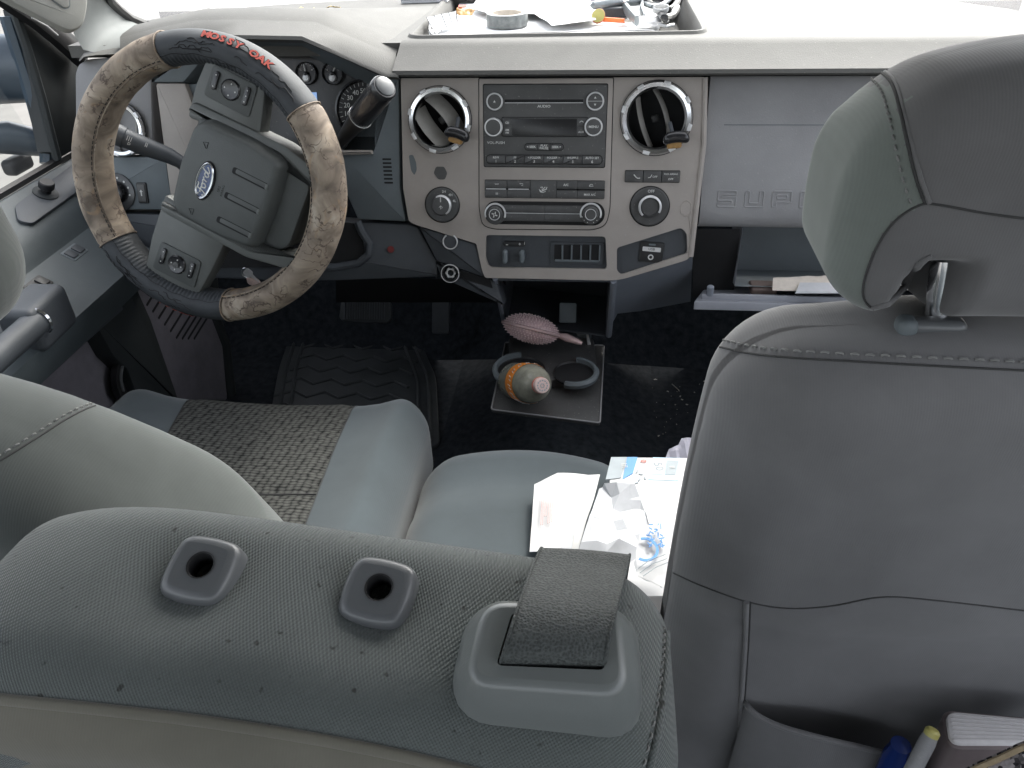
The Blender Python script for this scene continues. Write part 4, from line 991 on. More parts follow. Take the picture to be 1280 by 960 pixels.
# floor mat
fm = thing('floor_mat', tuple(hZ(450, 470, .012)), 'black rubber floor mat with raised ribs in the driver footwell', 'floor mat')
mp_ = roundp([tuple(hZ(x, y, .012).xy) for x, y in ((385, 402), (500, 405), (525, 425), (545, 470), (550, 560), (330, 560), (348, 460), (362, 420))], .04, 5)
base = obj('mat_base', slab(WX, mp_, .002, .012, .003), 'rubber', fm)
cx_, cy0 = sum(p[0] for p in mp_)/len(mp_), sum(p[1] for p in mp_)/len(mp_)
for d in (.02, .045): obj('mat_rim', tube([V((*p, .013)) for p in inset(mp_, d)], .005, 6, close=True), 'rubber', fm)
for i in range(9):
    yy = cy0-.24+.055*i; obj('mat_rib', tube([V((cx_-.16+.04*j, yy+(.012 if j % 2 else -.012), .013)) for j in range(9)], .004, 5), 'rubber', fm)
# debris on the passenger side carpet
rnd = random.Random(11); ms = []
mat('crumb', (.38, .36, .33), .8, mott=.3, mscale=300)
for i in range(150):
    x, y = rnd.uniform(755, 900), rnd.uniform(385, 545); p = hZ(x, y, .001)
    if p.y > 1.6: continue
    s = rnd.choice((.0008, .001, .0012, .0018, .003)); ms.append(slab(Fr(p, (cos(i), sin(i), 0), (-sin(i), cos(i), 0)), [(-s, -s*.5), (s, -s*.4), (s*.6, s*.6), (-s*.7, s*.4)], 0, .001))
obj('carpet_debris', join(*ms), 'crumb', None, label='pale crumbs and lint scattered on the black carpet', kind='stuff')['category'] = 'debris'
def stem_(pts, r, name, label): 
    o = obj(name, tube(pts, r, 5), 'crumb'); tag(o, label, 'twig')
stem_([hZ(840, 480, .004), hZ(848, 487, .003), hZ(849, 489, .002)], .0012, 'dry_twig', 'thin dry twig lying on the black carpet')
# ================================================================ DOOR SIDE
dr = thing('driver_door', (-.95, .9, .4), 'driver door with blue grey armrest and black upper trim', 'door')
Xs = -.97
def dz(x, y, X): return hX(x, y, X).z
zA = dz(50, 221, -.985); zB = dz(65, 261, -.925); zC = dz(65, 318, -.895); zD = dz(112, 382, -.80)
prof = [(-1.00, zA-.01), (-.985, zA), (-.975, zA+.002), (-.93, zB+.002), (-.925, zB), (-.905, (zB+zC)/2+.004), (-.897, zC+.006), (-.893, zC), (-.885, zC-.004), (-.81, zD+.004), (-.80, zD), (-.799, zD-.01), (-.815, zD-.055), (-.83, zD-.065), (-.90, zD-.080), (-.905, .02)]
ys = [.2+.1*i for i in range(11)]; ye = 1.34
mats_ = []
def dstrip(i0, i1, y0, y1, taper=0.0):
    n_ = 8; rows = []
    for X, z in prof[i0:i1+1]: rows.append([V((X, y0+(y1-y0)*j/n_, z)) for j in range(n_+1)])
    return strip(rows)
obj('sill_trim', dstrip(0, 3, .1, 1.36), 'door_blue', dr)
obj('upper_trim', dstrip(3, 7, .1, 1.34), 'door_blue', dr)
arm = obj('armrest', dstrip(7, 13, .1, 1.22), 'door_blue', dr)
yE = 1.22
obj('armrest_end', ([V((X, yE, z)) for X, z in prof[7:14]]+[V((-.90, yE+.02, prof[13][1])), V((-.90, yE+.02, zC))], [list(range(9))]), 'slate', dr)
obj('lower_panel', dstrip(13, 15, .1, 1.17), 'carpet_grey', dr)
obj('sill_gasket', tube([V((-.99, .1, zA+.006)), V((-.99, 1.36, zA+.006))], .008, 6), 'black', dr)
# mirror switch plate, lying on the sill slope
sl_v = V((.055, 0, zB-zA)).normalized()
PF = Fr((-.945, 1.05, (zA*.35+zB*.65)+.006), (0, 1, 0), -sl_v); PF = Fr((-.952, 0, zA+(zB-zA)*.5+.003), (0, 1, 0), -sl_v)
pc = [(PF.px(x, y)) for x, y in ((91, 207), (115, 214), (103, 236), (40, 281), (22, 277), (18, 258))]
pl = obj('switch_plate', slab(PF, roundp(pc, .012), -.003, .0025, .001), 'slate_dark', dr)
g = PF.sub(*PF.px(57, 243), .0025)
obj('switch_base', lathe(g, [(.020, 0), (.020, .002), (.015, .0035), (.0125, .004), (.0003, .004)], 28), 'door_black', pl)
obj('mirror_knob', lathe(g, [(.0085, .003), (.0085, .009), (.0125, .012), (.0125, .021), (.0110, .023), (.0003, .023)], 24), 'black', pl)
# window switches on the armrest top
AF = Fr((-.85, 0, (zC+zD)/2), (0, 1, 0), V((-.085, 0, zC-zD)).normalized()); 
for pts_, nm in ((((78, 318), (92, 308), (107, 312), (95, 325)), 'lock_switch'), (((30, 356), (42, 350), (65, 354), (54, 366)), 'window_switch')):
    q = [AF.px(x, y) for x, y in pts_]; cxx = sum(a for a, b in q)/4; cyy_ = sum(b for a, b in q)/4
    sw = obj(nm, slab(AF.sub(cxx, cyy_, 0), rrect(.042, .026, .003), .0, .002, .001), 'slate' if nm == 'lock_switch' else 'black', dr)
    for s in (-1, 1): obj('switch_key', slab(AF.sub(cxx+s*.010, cyy_, 0), rrect(.016, .018, .002), .002, .0045, .0012), 'slate_dark' if nm == 'lock_switch' else 'black', sw)
# pull handle and its bright end
A, B = hX(-40, 500, -.80), hX(50, 408, -.80)
A, B = hX(-30, 470, -.79), hX(46, 402, -.80)
ph_ = obj('pull_handle', tube([A, A+(B-A)*.5, B], [.018, .019, .019], 16), 'slate_dark', dr)
ha = (B-A).normalized(); hf = Fr(B, ha.orthogonal(), ha.cross(ha.orthogonal()), ha)
obj('handle_ring', tube([hf.w(.0195*cos(R(q)), .0195*sin(R(q)), .0) for q in range(0, 360, 15)], .0035, 6, close=True), 'chrome', ph_)
obj('handle_socket', rbox((0, 0, 0), (.03, .05, .035), .012, 3, 3, fr=Fr(B+ha*.03+V((-.02, 0, -.01)), (1, 0, 0), ha, (0, 0, 1))), 'slate_dark', dr)
obj('map_pocket_edge', tube([hX(55, 470, -.86), hX(110, 420, -.86), hX(150, 385, -.86)], .006, 6), 'slate_dark', dr)
# speaker / release handle recess with bright edge
g = Fr(hX(160, 470, -.885), (0, 1, 0), (0, 0, 1), (1, 0, 0))
rc = obj('release_recess', lathe(g, [(.055, .0), (.055, .012), (.045, .014), (.040, .004), (.0003, -.002)], 32), 'black', dr)
obj('recess_edge', tube([g.w(.046*cos(R(q)), .046*sin(R(q)), .015) for q in range(95, 185, 8)], .0028, 6), 'guide_plastic', rc)
# black hinge post between door and kick panel
kick = thing('kick_panel', (-.88, 1.4, .2), 'dark grey kick panel with slanted louvre slots below the dash', 'trim panel')
KX = Fr((-.885, 1.4, .2), (0, 1, 0), (0, 0, 1), (1, 0, 0))
kpn = obj('panel_face', slab(KX, roundp([KX.px(x, y) for x, y in ((150, 330), (262, 330), (264, 392), (278, 425), (285, 500), (222, 500))], .01), -.02, 0, .004), 'carpet_grey', kick)
obj('panel_rear_edge', tube([KX.at(x, y, .0) for x, y in ((264, 340), (268, 396), (281, 430), (289, 500))], .014, 8), 'door_black', kick)
for i in range(9):
    bx_, by_ = 183+7.4*i, min(382+8.2*i, 424); ln_ = 12+3.5*min(i, 5)
    a = KX.px(bx_, by_, 0); b = KX.px(bx_+ln_*.62, by_-ln_, 0); L_ = V((b[0]-a[0], b[1]-a[1]))
    obj('louvre_slot', slab(KX.sub((a[0]+b[0])/2, (a[1]+b[1])/2, 0, atan2(L_.y, L_.x)), rrect(L_.length, .0055, .002, 3), -.002, .0006), 'void', kpn)
post = thing('hinge_post', (-.87, 1.25, .3), 'black inner hinge post beside the kick panel', 'pillar trim')
HX = Fr((-.865, 1.2, .3), (0, 1, 0), (0, 0, 1), (1, 0, 0))
obj('post_trim', slab(HX, roundp([HX.px(x, y) for x, y in ((118, 402), (150, 335), (168, 350), (190, 400), (226, 505), (178, 512), (160, 462), (143, 446))], .006), -.05, 0, .006), 'door_black', post)
# sail panel / door frame and A pillar
obj('window_sail', slab(Fr((-.985, 1.2, .8), (0, 1, 0), (0, 0, 1), (1, 0, 0)), [Fr((-.985, 1.2, .8), (0, 1, 0), (0, 0, 1), (1, 0, 0)).px(x, y) for x, y in ((24, 12), (52, 8), (112, 60), (108, 100), (108, 215), (86, 200), (66, 190), (52, 120))], -.03, 0, .003), 'door_black', dr)
obj('window_channel', tube([hX(x, y, -.985) for x, y in ((16, 8), (34, 60), (52, 122), (68, 185), (72, 200))], .008, 8), 'door_black', dr)
obj('frame_seal', tube([hX(x, y, -.97) for x, y in ((-25, -25), (10, 0), (38, 18), (72, 46), (100, 72))], .020, 8, flat=.6), 'black', dr)
obj('seal_highlight', tube([hX(x, y, -.955) for x, y in ((40, 22), (58, 32), (72, 44))], .002, 6), 'satin', dr)
mt = bpy.data.materials.new('window_glass'); mt.use_nodes = True; MATS['glass'] = mt
n = mt.node_tree.nodes; l = mt.node_tree.links; n.clear(); out = n.new('ShaderNodeOutputMaterial'); tr = n.new('ShaderNodeBsdfTransparent'); gl_ = n.new('ShaderNodeBsdfGlossy'); mx = n.new('ShaderNodeMixShader')
tr.inputs[0].default_value = (.93, .95, .94, 1); gl_.inputs['Roughness'].default_value = .05; mx.inputs[0].default_value = .05
l.new(tr.outputs[0], mx.inputs[1]); l.new(gl_.outputs[0], mx.inputs[2]); l.new(mx.outputs[0], out.inputs[0])
df = n.new('ShaderNodeBsdfTranslucent'); df.inputs[0].default_value = (.8, .8, .8, 1); mx2 = n.new('ShaderNodeMixShader'); mx2.inputs[0].default_value = .04
l.new(mx.outputs[0], mx2.inputs[1]); l.new(df.outputs[0], mx2.inputs[2]); l.new(mx2.outputs[0], out.inputs[0])
pane = [V((-1.0, .1, zA)), V((-1.0, 1.30, zA)), V((-1.0, 1.12, 1.2)), V((-1.0, .1, 1.2))]
obj('window_pane', (pane, [[0, 1, 2, 3]]), 'glass', dr)
# A pillar trim
pt_ = thing('pillar_trim', (-.93, 1.5, .9), 'pale grey windshield pillar trim at the upper left', 'pillar trim')
OU = [(128, -40), (136, 0), (148, 12), (162, 23), (182, 31), (215, 36)]
IN = [(80, -50), (88, 0), (92, 42), (104, 62), (120, 66), (150, 60)]
Yo = [1.36, 1.46, 1.50, 1.54, 1.58, 1.60]; 
o3 = [hY(x, y, Y) for (x, y), Y in zip(OU, Yo)]
Yi = [1.22, 1.28, 1.31, 1.33, 1.335, 1.34]
i3 = [hY(x, y, Y) for (x, y), Y in zip(IN, Yi)]
m3 = [(a*.5+b*.5)+V((.012, -.03, .012)) for a, b in zip(o3, i3)]
q1 = [(a*.8+b*.2)+V((.006, -.02, .006)) for a, b in zip(o3, i3)]; q2 = [(a*.2+b*.8)+V((.008, -.02, .006)) for a, b in zip(o3, i3)]
up3 = V((.10, -.42, .36))
rows = [[p]+r for p, r in zip([o3[0]+up3, q1[0]+up3, m3[0]+up3, q2[0]+up3, i3[0]+up3], [o3, q1, m3, q2, i3])]
obj('pillar_cover', strip([[rows[j][i] for j in range(5)] for i in range(7)]), 'pillar', pt_, sharp=80)
obj('glass_gasket', tube([o3[0]+up3]+o3, .009, 8), 'black', pt_)
# left top end cap of the dash
obj('dash_end_cap', strip([[hY(x, y, 1.30) for x, y in ((99, 77), (105, 71), (118, 69), (150, 67), (200, 59))], [hY(x, y, 1.36) for x, y in ((99, 74), (105, 66), (118, 63), (150, 57), (200, 45))], [hY(x, y, 1.45) for x, y in ((103, 72), (108, 63), (120, 60), (150, 53), (200, 40))]]), 'dash_grey', dash, sharp=80)
# windshield
dg_ = MATS['glass'].copy(); dg_.name = 'dust_glare_glass'; MATS['dust_glare_glass'] = dg_
for nd in dg_.node_tree.nodes:
    if nd.type == 'MIX_SHADER' and abs(nd.inputs[0].default_value-.04) < .001: nd.inputs[0].default_value = .16  # dust haze strengthened to mix white glare into the pane
ws = thing('windshield', (XC, 1.7, 1.0), 'dusty windshield glass above the dashboard, white glare mixed into the pane', 'windshield')
low = [V((x, y+.02, ZT-.01)) for x, y in back]
topw = [V((p.x*.86, 1.13+.05*(1-((p.x-XC)/.9)**2), 1.29)) for p in low]
obj('glass_pane', strip([low, [a*.5+b*.5+V((0, .02, .01)) for a, b in zip(low, topw)], topw]), 'dust_glare_glass', ws, sharp=80)
# cowl with dry leaves
cw = thing('windshield_cowl', (XC, 1.93, .80), 'grey cowl strip below the windshield glass with dry leaves', 'cowl')
cowlA = [V((x, y+.025, ZT-.02)) for x, y in back]; cowlB = [V((x*1.0, y+.17, ZT-.03)) for x, y in back]
mat('cowl_grey', (.09, .09, .10), .7, mott=.3, mscale=30)
obj('cowl_panel', strip([cowlA, cowlB]), 'cowl_grey', cw)
mat('dry_leaf', (.55, .42, .18), .8, mott=.4, mscale=200)
rnd = random.Random(3)
for i, (x, y) in enumerate(((345, 15), (352, 13), (362, 12), (371, 12), (374, 14), (388, 12), (411, 9), (420, 9), (357, 15), (366, 14))):
    p = hZ(x, y, ZT+.004); a = rnd.random()*6; s = .010+.006*rnd.random()
    f_ = Fr(p, (cos(a), sin(a), .2), (-sin(a), cos(a), .3))
    o = obj('dry_leaf', slab(f_, [(-s, 0), (-s*.3, s*.35), (s*.2, s*.2), (s*.5, s*.5), (s, 0), (s*.4, -.3*s), (0, -s*.45), (-s*.4, -s*.2)], 0, .0008, back=True), 'dry_leaf')
    tag(o, 'small dry yellow leaf at the base of the windshield', 'leaf', 'dry leaves along the windshield base')
# dry papers at far left of tray
# side mirror outside the window
mr = thing('side_mirror', (-1.25, 1.3, .75), 'dark blue grey towing mirror arms outside the driver window', 'mirror')
mat('mirror_blue', (.045, .065, .085), .35, mott=.2, mscale=10)
def rb(pa, pb, X, thick, r): 
    A, B = hX(*pa, X), hX(*pb, X); return tube([A, A+(B-A)*.5, B], r, 14, flat=thick)
a_, b_ = hX(-60, 88, -1.15), hX(38, 86, -1.02)
obj('upper_arm', tube([a_, b_], [.062, .058], 16, flat=.7), 'mirror_blue', mr)
obj('lower_arm', tube([hX(-60, 175, -1.12), hX(10, 172, -1.08), hX(72, 182, -1.01)], [.020, .030, .022], 14), 'mirror_blue', mr)
obj('arm_bracket', rbox((0, 0, 0), (.015, .03, .015), .01, 3, 3, fr=Fr(hX(22, 205, -1.08), (1, 0, 0), (0, 1, 0))), 'black', mr)
obj('mirror_housing', rbox((0, 0, 0), (.06, .11, .18), .05, 5, 4, fr=Fr(hX(-190, 150, -1.30), (1, 0, 0), (0, 1, 0))), 'mirror_blue', mr)
obj('mount_plate', tube([hX(x, y, -1.01) for x, y in ((10, 20), (26, 70), (44, 130), (60, 190), (60, 205))], .014, 8), 'mirror_blue', mr)
# sun visor
sv = thing('sun_visor', hX(90, 10, -.78), 'pale grey sun visor corner swung against the driver window', 'sun visor')
B0 = hX(88, 36, -.80)
vf = Fr(B0, V((.15, .93, .0)), V((.10, -.55, .80)))
u1_, v1_ = 0, 0
vf = Fr(B0, (0, .80, -.60), (0, .60, .80), (-1, 0, 0))
nf = (V((.75, -.60, .25))).normalized()
uu = (hit(101, 30, B0, nf)-hit(30, 5, B0, nf)).normalized(); vv_ = nf.cross(uu)
vf = Fr(B0, uu, vv_, nf)
c0 = vf.px(104, 34)
vp = [vf.px(-30, -18), vf.px(62, 30), vf.px(88, 42), vf.px(103, 33), vf.px(108, 12), vf.px(109, -20), vf.px(60, -60)]
svb = obj('visor_body', slab(vf, roundp(vp, .02, 6), -.012, .010, .008, back=True), 'headliner', sv)
mp2 = [vf.px(20, -30), vf.px(78, 12), vf.px(84, 10), vf.px(83, -25)]
obj('vanity_cover', slab(vf, roundp(mp2, .006, 4), .009, .013, .0015), 'headliner', svb)
obj('vanity_gap', slab(vf, inset(roundp(mp2, .006, 4), -.0016), .009, .0108), 'slate', svb)
# passenger door (below the window line) closing the cab
pd = thing('passenger_door', (.86, .8, .4), 'passenger door trim closing the right side of the cab', 'door')
obj('door_trim', ([V((.80, -.2, 0)), V((.80, 1.5, 0)), V((.80, 1.5, .66)), V((.80, -.2, .66)), V((.84, -.2, .68)), V((.84, 1.5, .68))], [[0, 1, 2, 3], [3, 2, 5, 4]]), 'door_blue', pd)
# ================================================================ SEATS
from mathutils.bvhtree import BVHTree
def bvh(m): return BVHTree.FromPolygons([tuple(v) for v in m[0]], m[1])
def drop(tree, x, y, off=.0):
    """a photograph measurement carried onto a real surface"""
    p, n, _, _ = tree.ray_cast(CAM, ray(x, y).normalized())
    if p is None: return None
    if n.dot(ray(x, y)) > 0: n = -n
    return p + n*off, n
def seam(tree, px, off=.0004, k=6):
    out = []
    for q in smooth(px, k):
        r = drop(tree, q.x, q.y, off)
        if r: out.append(r)
    return out
def smooth(P, k=5):
    out = []; n = len(P)
    for i in range(n-1):
        p0, p1, p2, p3 = [V(P[max(0, min(n-1, i+d))]) for d in (-1, 0, 1, 2)]
        for j in range(k):
            t = j/k; out.append(.5*((2*p1)+(p2-p0)*t+(2*p0-5*p1+4*p2-p3)*t*t+(3*p1-p0-3*p2+p3)*t**3))
    out.append(V(P[-1])); return out
def stitches(pts, side, r=.0007, step=.0075, ln=.004, off=.0035):
    """short raised threads beside a seam"""
    ms = []; acc = 0; i = 0
    for a, b in zip(pts[:-1], pts[1:]):
        L = (b[0]-a[0]).length; t = (b[0]-a[0]).normalized() if L > 0 else None
        if t is None: continue
        sd_ = a[1].cross(t).normalized()*side*off
        while acc < L:
            p = a[0]+t*acc+sd_; ms.append(tube([p-a[1]*.0006, p+t*ln*.3+a[1]*.0006, p+t*ln*.7+a[1]*.0006, p+t*ln-a[1]*.0006], r, 5)); acc += step
        acc -= L
    return join(*ms)
def weave():
    m = bpy.data.materials.new('woven_insert'); m.use_nodes = True; MATS['weave'] = m
    n = m.node_tree.nodes; l = m.node_tree.links; b = n['Principled BSDF']; b.inputs['Roughness'].default_value = .95; b.inputs['Specular IOR Level'].default_value = .1
    g = n.new('ShaderNodeNewGeometry'); mp = n.new('ShaderNodeMapping'); mp.inputs['Scale'].default_value = (1, 1, 1); l.new(g.outputs['Position'], mp.inputs[0])
    dn = n.new('ShaderNodeTexNoise'); dn.inputs['Scale'].default_value = 70; l.new(g.outputs['Position'], dn.inputs['Vector'])
    va = n.new('ShaderNodeVectorMath'); va.operation = 'MULTIPLY_ADD'; va.inputs[1].default_value = (.006, .005, 0); l.new(dn.outputs['Color'], va.inputs[0]); l.new(mp.outputs[0], va.inputs[2])
    ms_ = n.new('ShaderNodeMapping'); ms_.inputs['Scale'].default_value = (92, 190, 0); ms_.inputs['Rotation'].default_value = (0, 0, .05); l.new(va.outputs[0], ms_.inputs[0])
    vo = n.new('ShaderNodeTexVoronoi'); vo.inputs['Scale'].default_value = 1; vo.inputs['Randomness'].default_value = .30; vo.feature = 'F1'; l.new(ms_.outputs[0], vo.inputs['Vector'])
    cr_ = n.new('ShaderNodeValToRGB'); e_ = cr_.color_ramp.elements; e_[0].position = .18; e_[0].color = (.092, .092, .086, 1); e_[1].position = .68; e_[1].color = (.012, .012, .012, 1); x_ = e_.new(.46); x_.color = (.055, .056, .052, 1)
    l.new(vo.outputs['Distance'], cr_.inputs[0])
    class _B: pass
    br = _B(); br.outputs = {'Color': cr_.outputs[0], 'Fac': vo.outputs['Distance']}
    fn_ = n.new('ShaderNodeTexNoise'); fn_.inputs['Scale'].default_value = 900; l.new(g.outputs['Position'], fn_.inputs['Vector'])
    sc_ = n.new('ShaderNodeVectorMath'); sc_.operation = 'SCALE'; l.new(br.outputs['Color'], sc_.inputs[0]); mr = n.new('ShaderNodeMapRange'); mr.inputs[3].default_value = .65; mr.inputs[4].default_value = 1.3; l.new(fn_.outputs[0], mr.inputs[0]); l.new(mr.outputs[0], sc_.inputs['Scale'])
    l.new(sc_.outputs[0], b.inputs['Base Color'])
    inv = n.new('ShaderNodeMath'); inv.operation = 'SUBTRACT'; inv.inputs[0].default_value = 1; l.new(br.outputs['Fac'], inv.inputs[1])
    bp = n.new('ShaderNodeBump'); bp.inputs['Strength'].default_value = .8; bp.inputs['Distance'].default_value = .0012; l.new(inv.outputs[0], bp.inputs['Height']); l.new(bp.outputs[0], b.inputs['Normal'])
weave()
# ---------------- driver seat
ds = thing('driver_seat', (-.50, .65, 0), 'grey driver seat with patterned woven cushion insert', 'seat')
CX0, CX1, CYF, CZ = -.775, -.250, .990, .385
ccx, chx = (CX0+CX1)/2, (CX1-CX0)/2
def cush_dz(x, y):
    u = x/chx; return .006 - .022*max(0, 1-(u/.72)**2)*.6 + (.014*math.exp(-((abs(u)-.86)/.12)**2)) - .012*max(0, (y-.12)/.13)
cm = rbox((ccx, .72, .30), (chx, .27, .085), .055, 16, 6, fn=lambda x, y, z: (x, y, z+cush_dz(x, y)*(1 if z > 0 else 0)))
obj('seat_cushion', cm, 'cloth_blue', ds, sharp=80)
t_c = bvh(cm)
xa, xb = hZ(222, 500, CZ).x, hZ(440, 500, CZ).x
xa2, xb2 = hZ(190, 640, CZ).x, hZ(398, 640, CZ).x
rows = []
for j in range(40):
    y = .50+.485*j/39; yy = min(y, .955); t_ = j/39
    lx, rx = xa2+(xa-xa2)*t_, xb2+(xb-xb2)*t_
    r_ = []
    for i in range(25):
        x = lx+(rx-lx)*i/24
        p, nn, _, _ = t_c.ray_cast(V((x, y, 1)), V((0, 0, -1)))
        if p is None: p, nn = V((x, .989, .33)), V((0, 1, 0))
        e = min(i, 24-i); pf_ = .0035*(1 if e > 1 else e*.4)*(0.2 if abs(y-.735) < .007 else 1)
        r_.append(p+nn*(pf_+.0005))
    rows.append(r_)
obj('woven_panel', strip(rows), 'weave', ds, sharp=80)
for i in (0, 24): obj('panel_welt', tube([r[i]+V((0, 0, .0005)) for r in rows], .0008, 5), 'seam_shadow', ds, sharp=80)
obj('panel_crease', tube([p+V((0, 0, .0006)) for p in rows[19]], .0011, 5), 'seam_shadow', ds, sharp=80)
bm_ = rbox((-.526, .455, .50), (.262, .07, .30), .068, 14, 7, fn=lambda x, y, z: (x*(1-.10*max(0, z/.3)**2), y-(z)*.16+.03*(x/.26)**2*(1 if y > 0 else .2)-.012*math.exp(-((z-.2)/.08)**2)*(y < 0), z+(-.05*(abs(x)/.26)**3-.125*max(0, x/.26)**1.6)*(z > 0)*(z/.3)))
obj('backrest', bm_, 'cloth_driver', ds, sharp=80); tb = bvh(bm_)
sm_ = seam(tb, [(-30, 592), (0, 576), (50, 545), (90, 520), (125, 506), (165, 506), (200, 520)])
if len(sm_) > 3:
    obj('shoulder_seam', tube([p for p, n in sm_], .0007, 5), 'seam_shadow', ds); obj('stitching', stitches(sm_, 1), 'thread', ds, kind='stuff')
hm = rbox((-.499, .385, .938), (.142, .055, .085), .052, 10, 6, fn=lambda x, y, z: (x*(1-.08*(z/.085)), y, z))
obj('headrest', hm, 'cloth_driver', ds, sharp=80)
obj('headrest_post', tube([V((-.45, .39, .76)), V((-.45, .385, .86))], .006, 12), 'chrome', ds)
# ---------------- centre seat
cs = thing('center_seat', (-.10, .45, 0), 'narrow centre seat with belt outlet and two open headrest sockets on its backrest', 'seat')
cc = rbox((-.087, .68, .285), (.160, .235, .085), .055, 12, 6, fn=lambda x, y, z: (x, y-.03*(x/.16)**2*(y > 0), z-.012*(x/.16)**2*(z > 0)-.01*(y > .1)))
obj('seat_cushion', cc, 'cloth_blue', cs, sharp=80); t_cc = bvh(cc)
gpx = [(258, 720), (475, 747)]
BC = V((-.160, .262, .585)); 
def bk(x, y, z):
    zz = z - .125*(x-.03) - .010*(y/.08)**2*(z > 0) - .03*(z > 0)*max(0, -x/.18)**4
    for gx in (-.055, .05):
        zz -= .009*math.exp(-(((x-gx)/.032)**2+((y+.002)/.034)**2))*(z > .1)
    return (x, y-(z-.17)*.10*(z < .17), zz)
cb = rbox(BC, (.214, .083, .185), .050, 30, 8, fn=bk)
obj('backrest', cb, 'cloth_center', cs, sharp=80); t_cb = bvh(cb)
# rear panel below the ridge seam
rp_ = seam(t_cb, [(-60, 868), (0, 874), (120, 886), (250, 901), (380, 921), (500, 944), (600, 968)])
obj('ridge_welt', tube([p for p, n in rp_], .0030, 8), 'cloth_edge', cs, sharp=80)
low_ = []
for dzz in (0, .01, .03, .10, .25):
    low_.append([V((p.x, p.y-.010*min(1, dzz/.01)-.002, p.z-dzz)) for p, n in rp_])
obj('rear_panel', strip(low_), 'cloth_edge', cs, sharp=80)
# right hand welt
wl = seam(t_cb, [(826, 735), (832, 780), (830, 850), (820, 920), (805, 985)])
if len(wl) > 3:
    obj('side_welt', tube([p for p, n in wl], .0022, 8), 'cloth_center', cs, sharp=80)
    obj('side_seam', tube([p-CR*.0030+n*.0003 for p, n in wl], .0008, 5), 'seam_shadow', cs)
    obj('welt_stitching', stitches(wl, -1, .0005, .006, .003, .004), 'thread', cs, kind='stuff')
def gro(x, y, rot):
    p, n = drop(t_cb, x, y, 0); n = (n*.5+V((0, -.42, .90))).normalized(); U_ = (V((1, 0, 0))-n*n.x).normalized()
    f_ = Fr(p, U_, n.cross(U_), n).sub(0, 0, 0, R(rot))
    a = .0178; P = roundp([(-a*1.02, -a), (0, -a*1.10), (a, -a*.98), (a*1.13, 0), (a, a), (0, a*1.10), (-a, a), (-a*1.13, 0)], .008, 5)
    rings = [(inset(P, -.0004), -.004), (P, .006), (inset(P, .001), .0095), (inset(P, .003), .0115), (inset(P, .006), .0122)]
    vs, fs = [], []; k = len(P)
    for Q, z in rings: vs += [f_.w(u, v, z) for u, v in Q]
    for j in range(4):
        for i in range(k): fs.append([j*k+i, j*k+(i+1) % k, (j+1)*k+(i+1) % k, (j+1)*k+i])
    hb = plate(f_, inset(P, .006), [circ(.0072, 24, .001, .001)], .0122, 0, .012)
    o = obj('headrest_socket', join((vs, fs), hb), 'guide_plastic', cs, sharp=60)
    obj('socket_bore', lathe(f_.sub(.001, .001, 0), [(.0078, .0126), (.0070, .0124), (.0066, .011), (.0064, -.006), (.0002, -.006)], 28, cap=False), 'black', o)
gro(258, 719, -8); gro(475, 746, -8)
# belt outlet
p0, n0 = drop(t_cb, 683, 838, 0); gn = V((.03, -.20, .98)).normalized(); gU = (V((1, -.05, -.03))); gU = (gU-gn*gU.dot(gn)).normalized()
GF = Fr(p0, gU, gn.cross(gU), gn)
gp = lambda x, y, n_=.024: GF.px(x, y, n_)
Q = [gp(612, 751), (gp(776, 757)), gp(789, 880), gp(574, 868)]
gtop = roundp([gp(606, 752), gp(775, 757), gp(783, 866), gp(583, 852)], .012, 6)
slot = roundp([gp(640, 766), gp(756, 772), gp(756, 838), gp(620, 832)], .003, 3)
k = len(gtop); rings = [(inset(gtop, -.0115), -.010), (inset(gtop, -.0105), .004), (inset(gtop, -.006), .014), (inset(gtop, -.002), .0205), (gtop, .0235), (inset(gtop, .003), .0243)]
vs, fs = [], []
for Qr, z in rings: vs += [GF.w(u, v, z) for u, v in Qr]
for j in range(len(rings)-1):
    for i in range(k): fs.append([j*k+i, j*k+(i+1) % k, (j+1)*k+(i+1) % k, (j+1)*k+i])
bo = obj('belt_outlet', join((vs, fs), plate(GF, inset(gtop, .003), [slot], .0243, 0, .022)), 'outlet_grey', cs, sharp=60)
obj('outlet_throat', (lambda m: m)(([GF.w(u, v, .0035) for u, v in inset(slot, -.002)], [list(range(len(slot)))])), 'void', bo)
# webbing
def beltmat():
    m = mat('webbing', (.030, .034, .033), .7, mott=.15, mscale=60)
    n = m.node_tree.nodes; l = m.node_tree.links; b = n['Principled BSDF']
    g = n.new('ShaderNodeTexCoord'); v = n.new('ShaderNodeTexVoronoi'); v.inputs['Scale'].default_value = 700; l.new(g.outputs['Object'], v.inputs['Vector'])
    bp = n.new('ShaderNodeBump'); bp.inputs['Strength'].default_value = .7; bp.inputs['Distance'].default_value = .0008; l.new(v.outputs['Distance'], bp.inputs['Height']); l.new(bp.outputs[0], b.inputs['Normal'])
    mr = n.new('ShaderNodeMapRange'); mr.inputs[2].default_value = .7; mr.inputs[3].default_value = .6; mr.inputs[4].default_value = 1.9; l.new(v.outputs['Distance'], mr.inputs[0])
    s = n.new('ShaderNodeVectorMath'); s.operation = 'SCALE'; src = b.inputs['Base Color'].links[0].from_socket; l.new(src, s.inputs[0]); l.new(mr.outputs[0], s.inputs['Scale']); l.new(s.outputs[0], b.inputs['Base Color'])
beltmat()
Ltop, Rtop = (670, 700), (784, 706)
a0, b0 = GF.at(623, 836, .010), GF.at(755, 838, .010)
a1, b1 = GF.at(628, 820, .0275), GF.at(757, 823, .0275)
pm, _n = drop(t_cb, 745, 735, 0)
def pl2(x, y, h): return hit(x, y, V((0, .262, .77+h)), V((.03, .06, 1)).normalized())
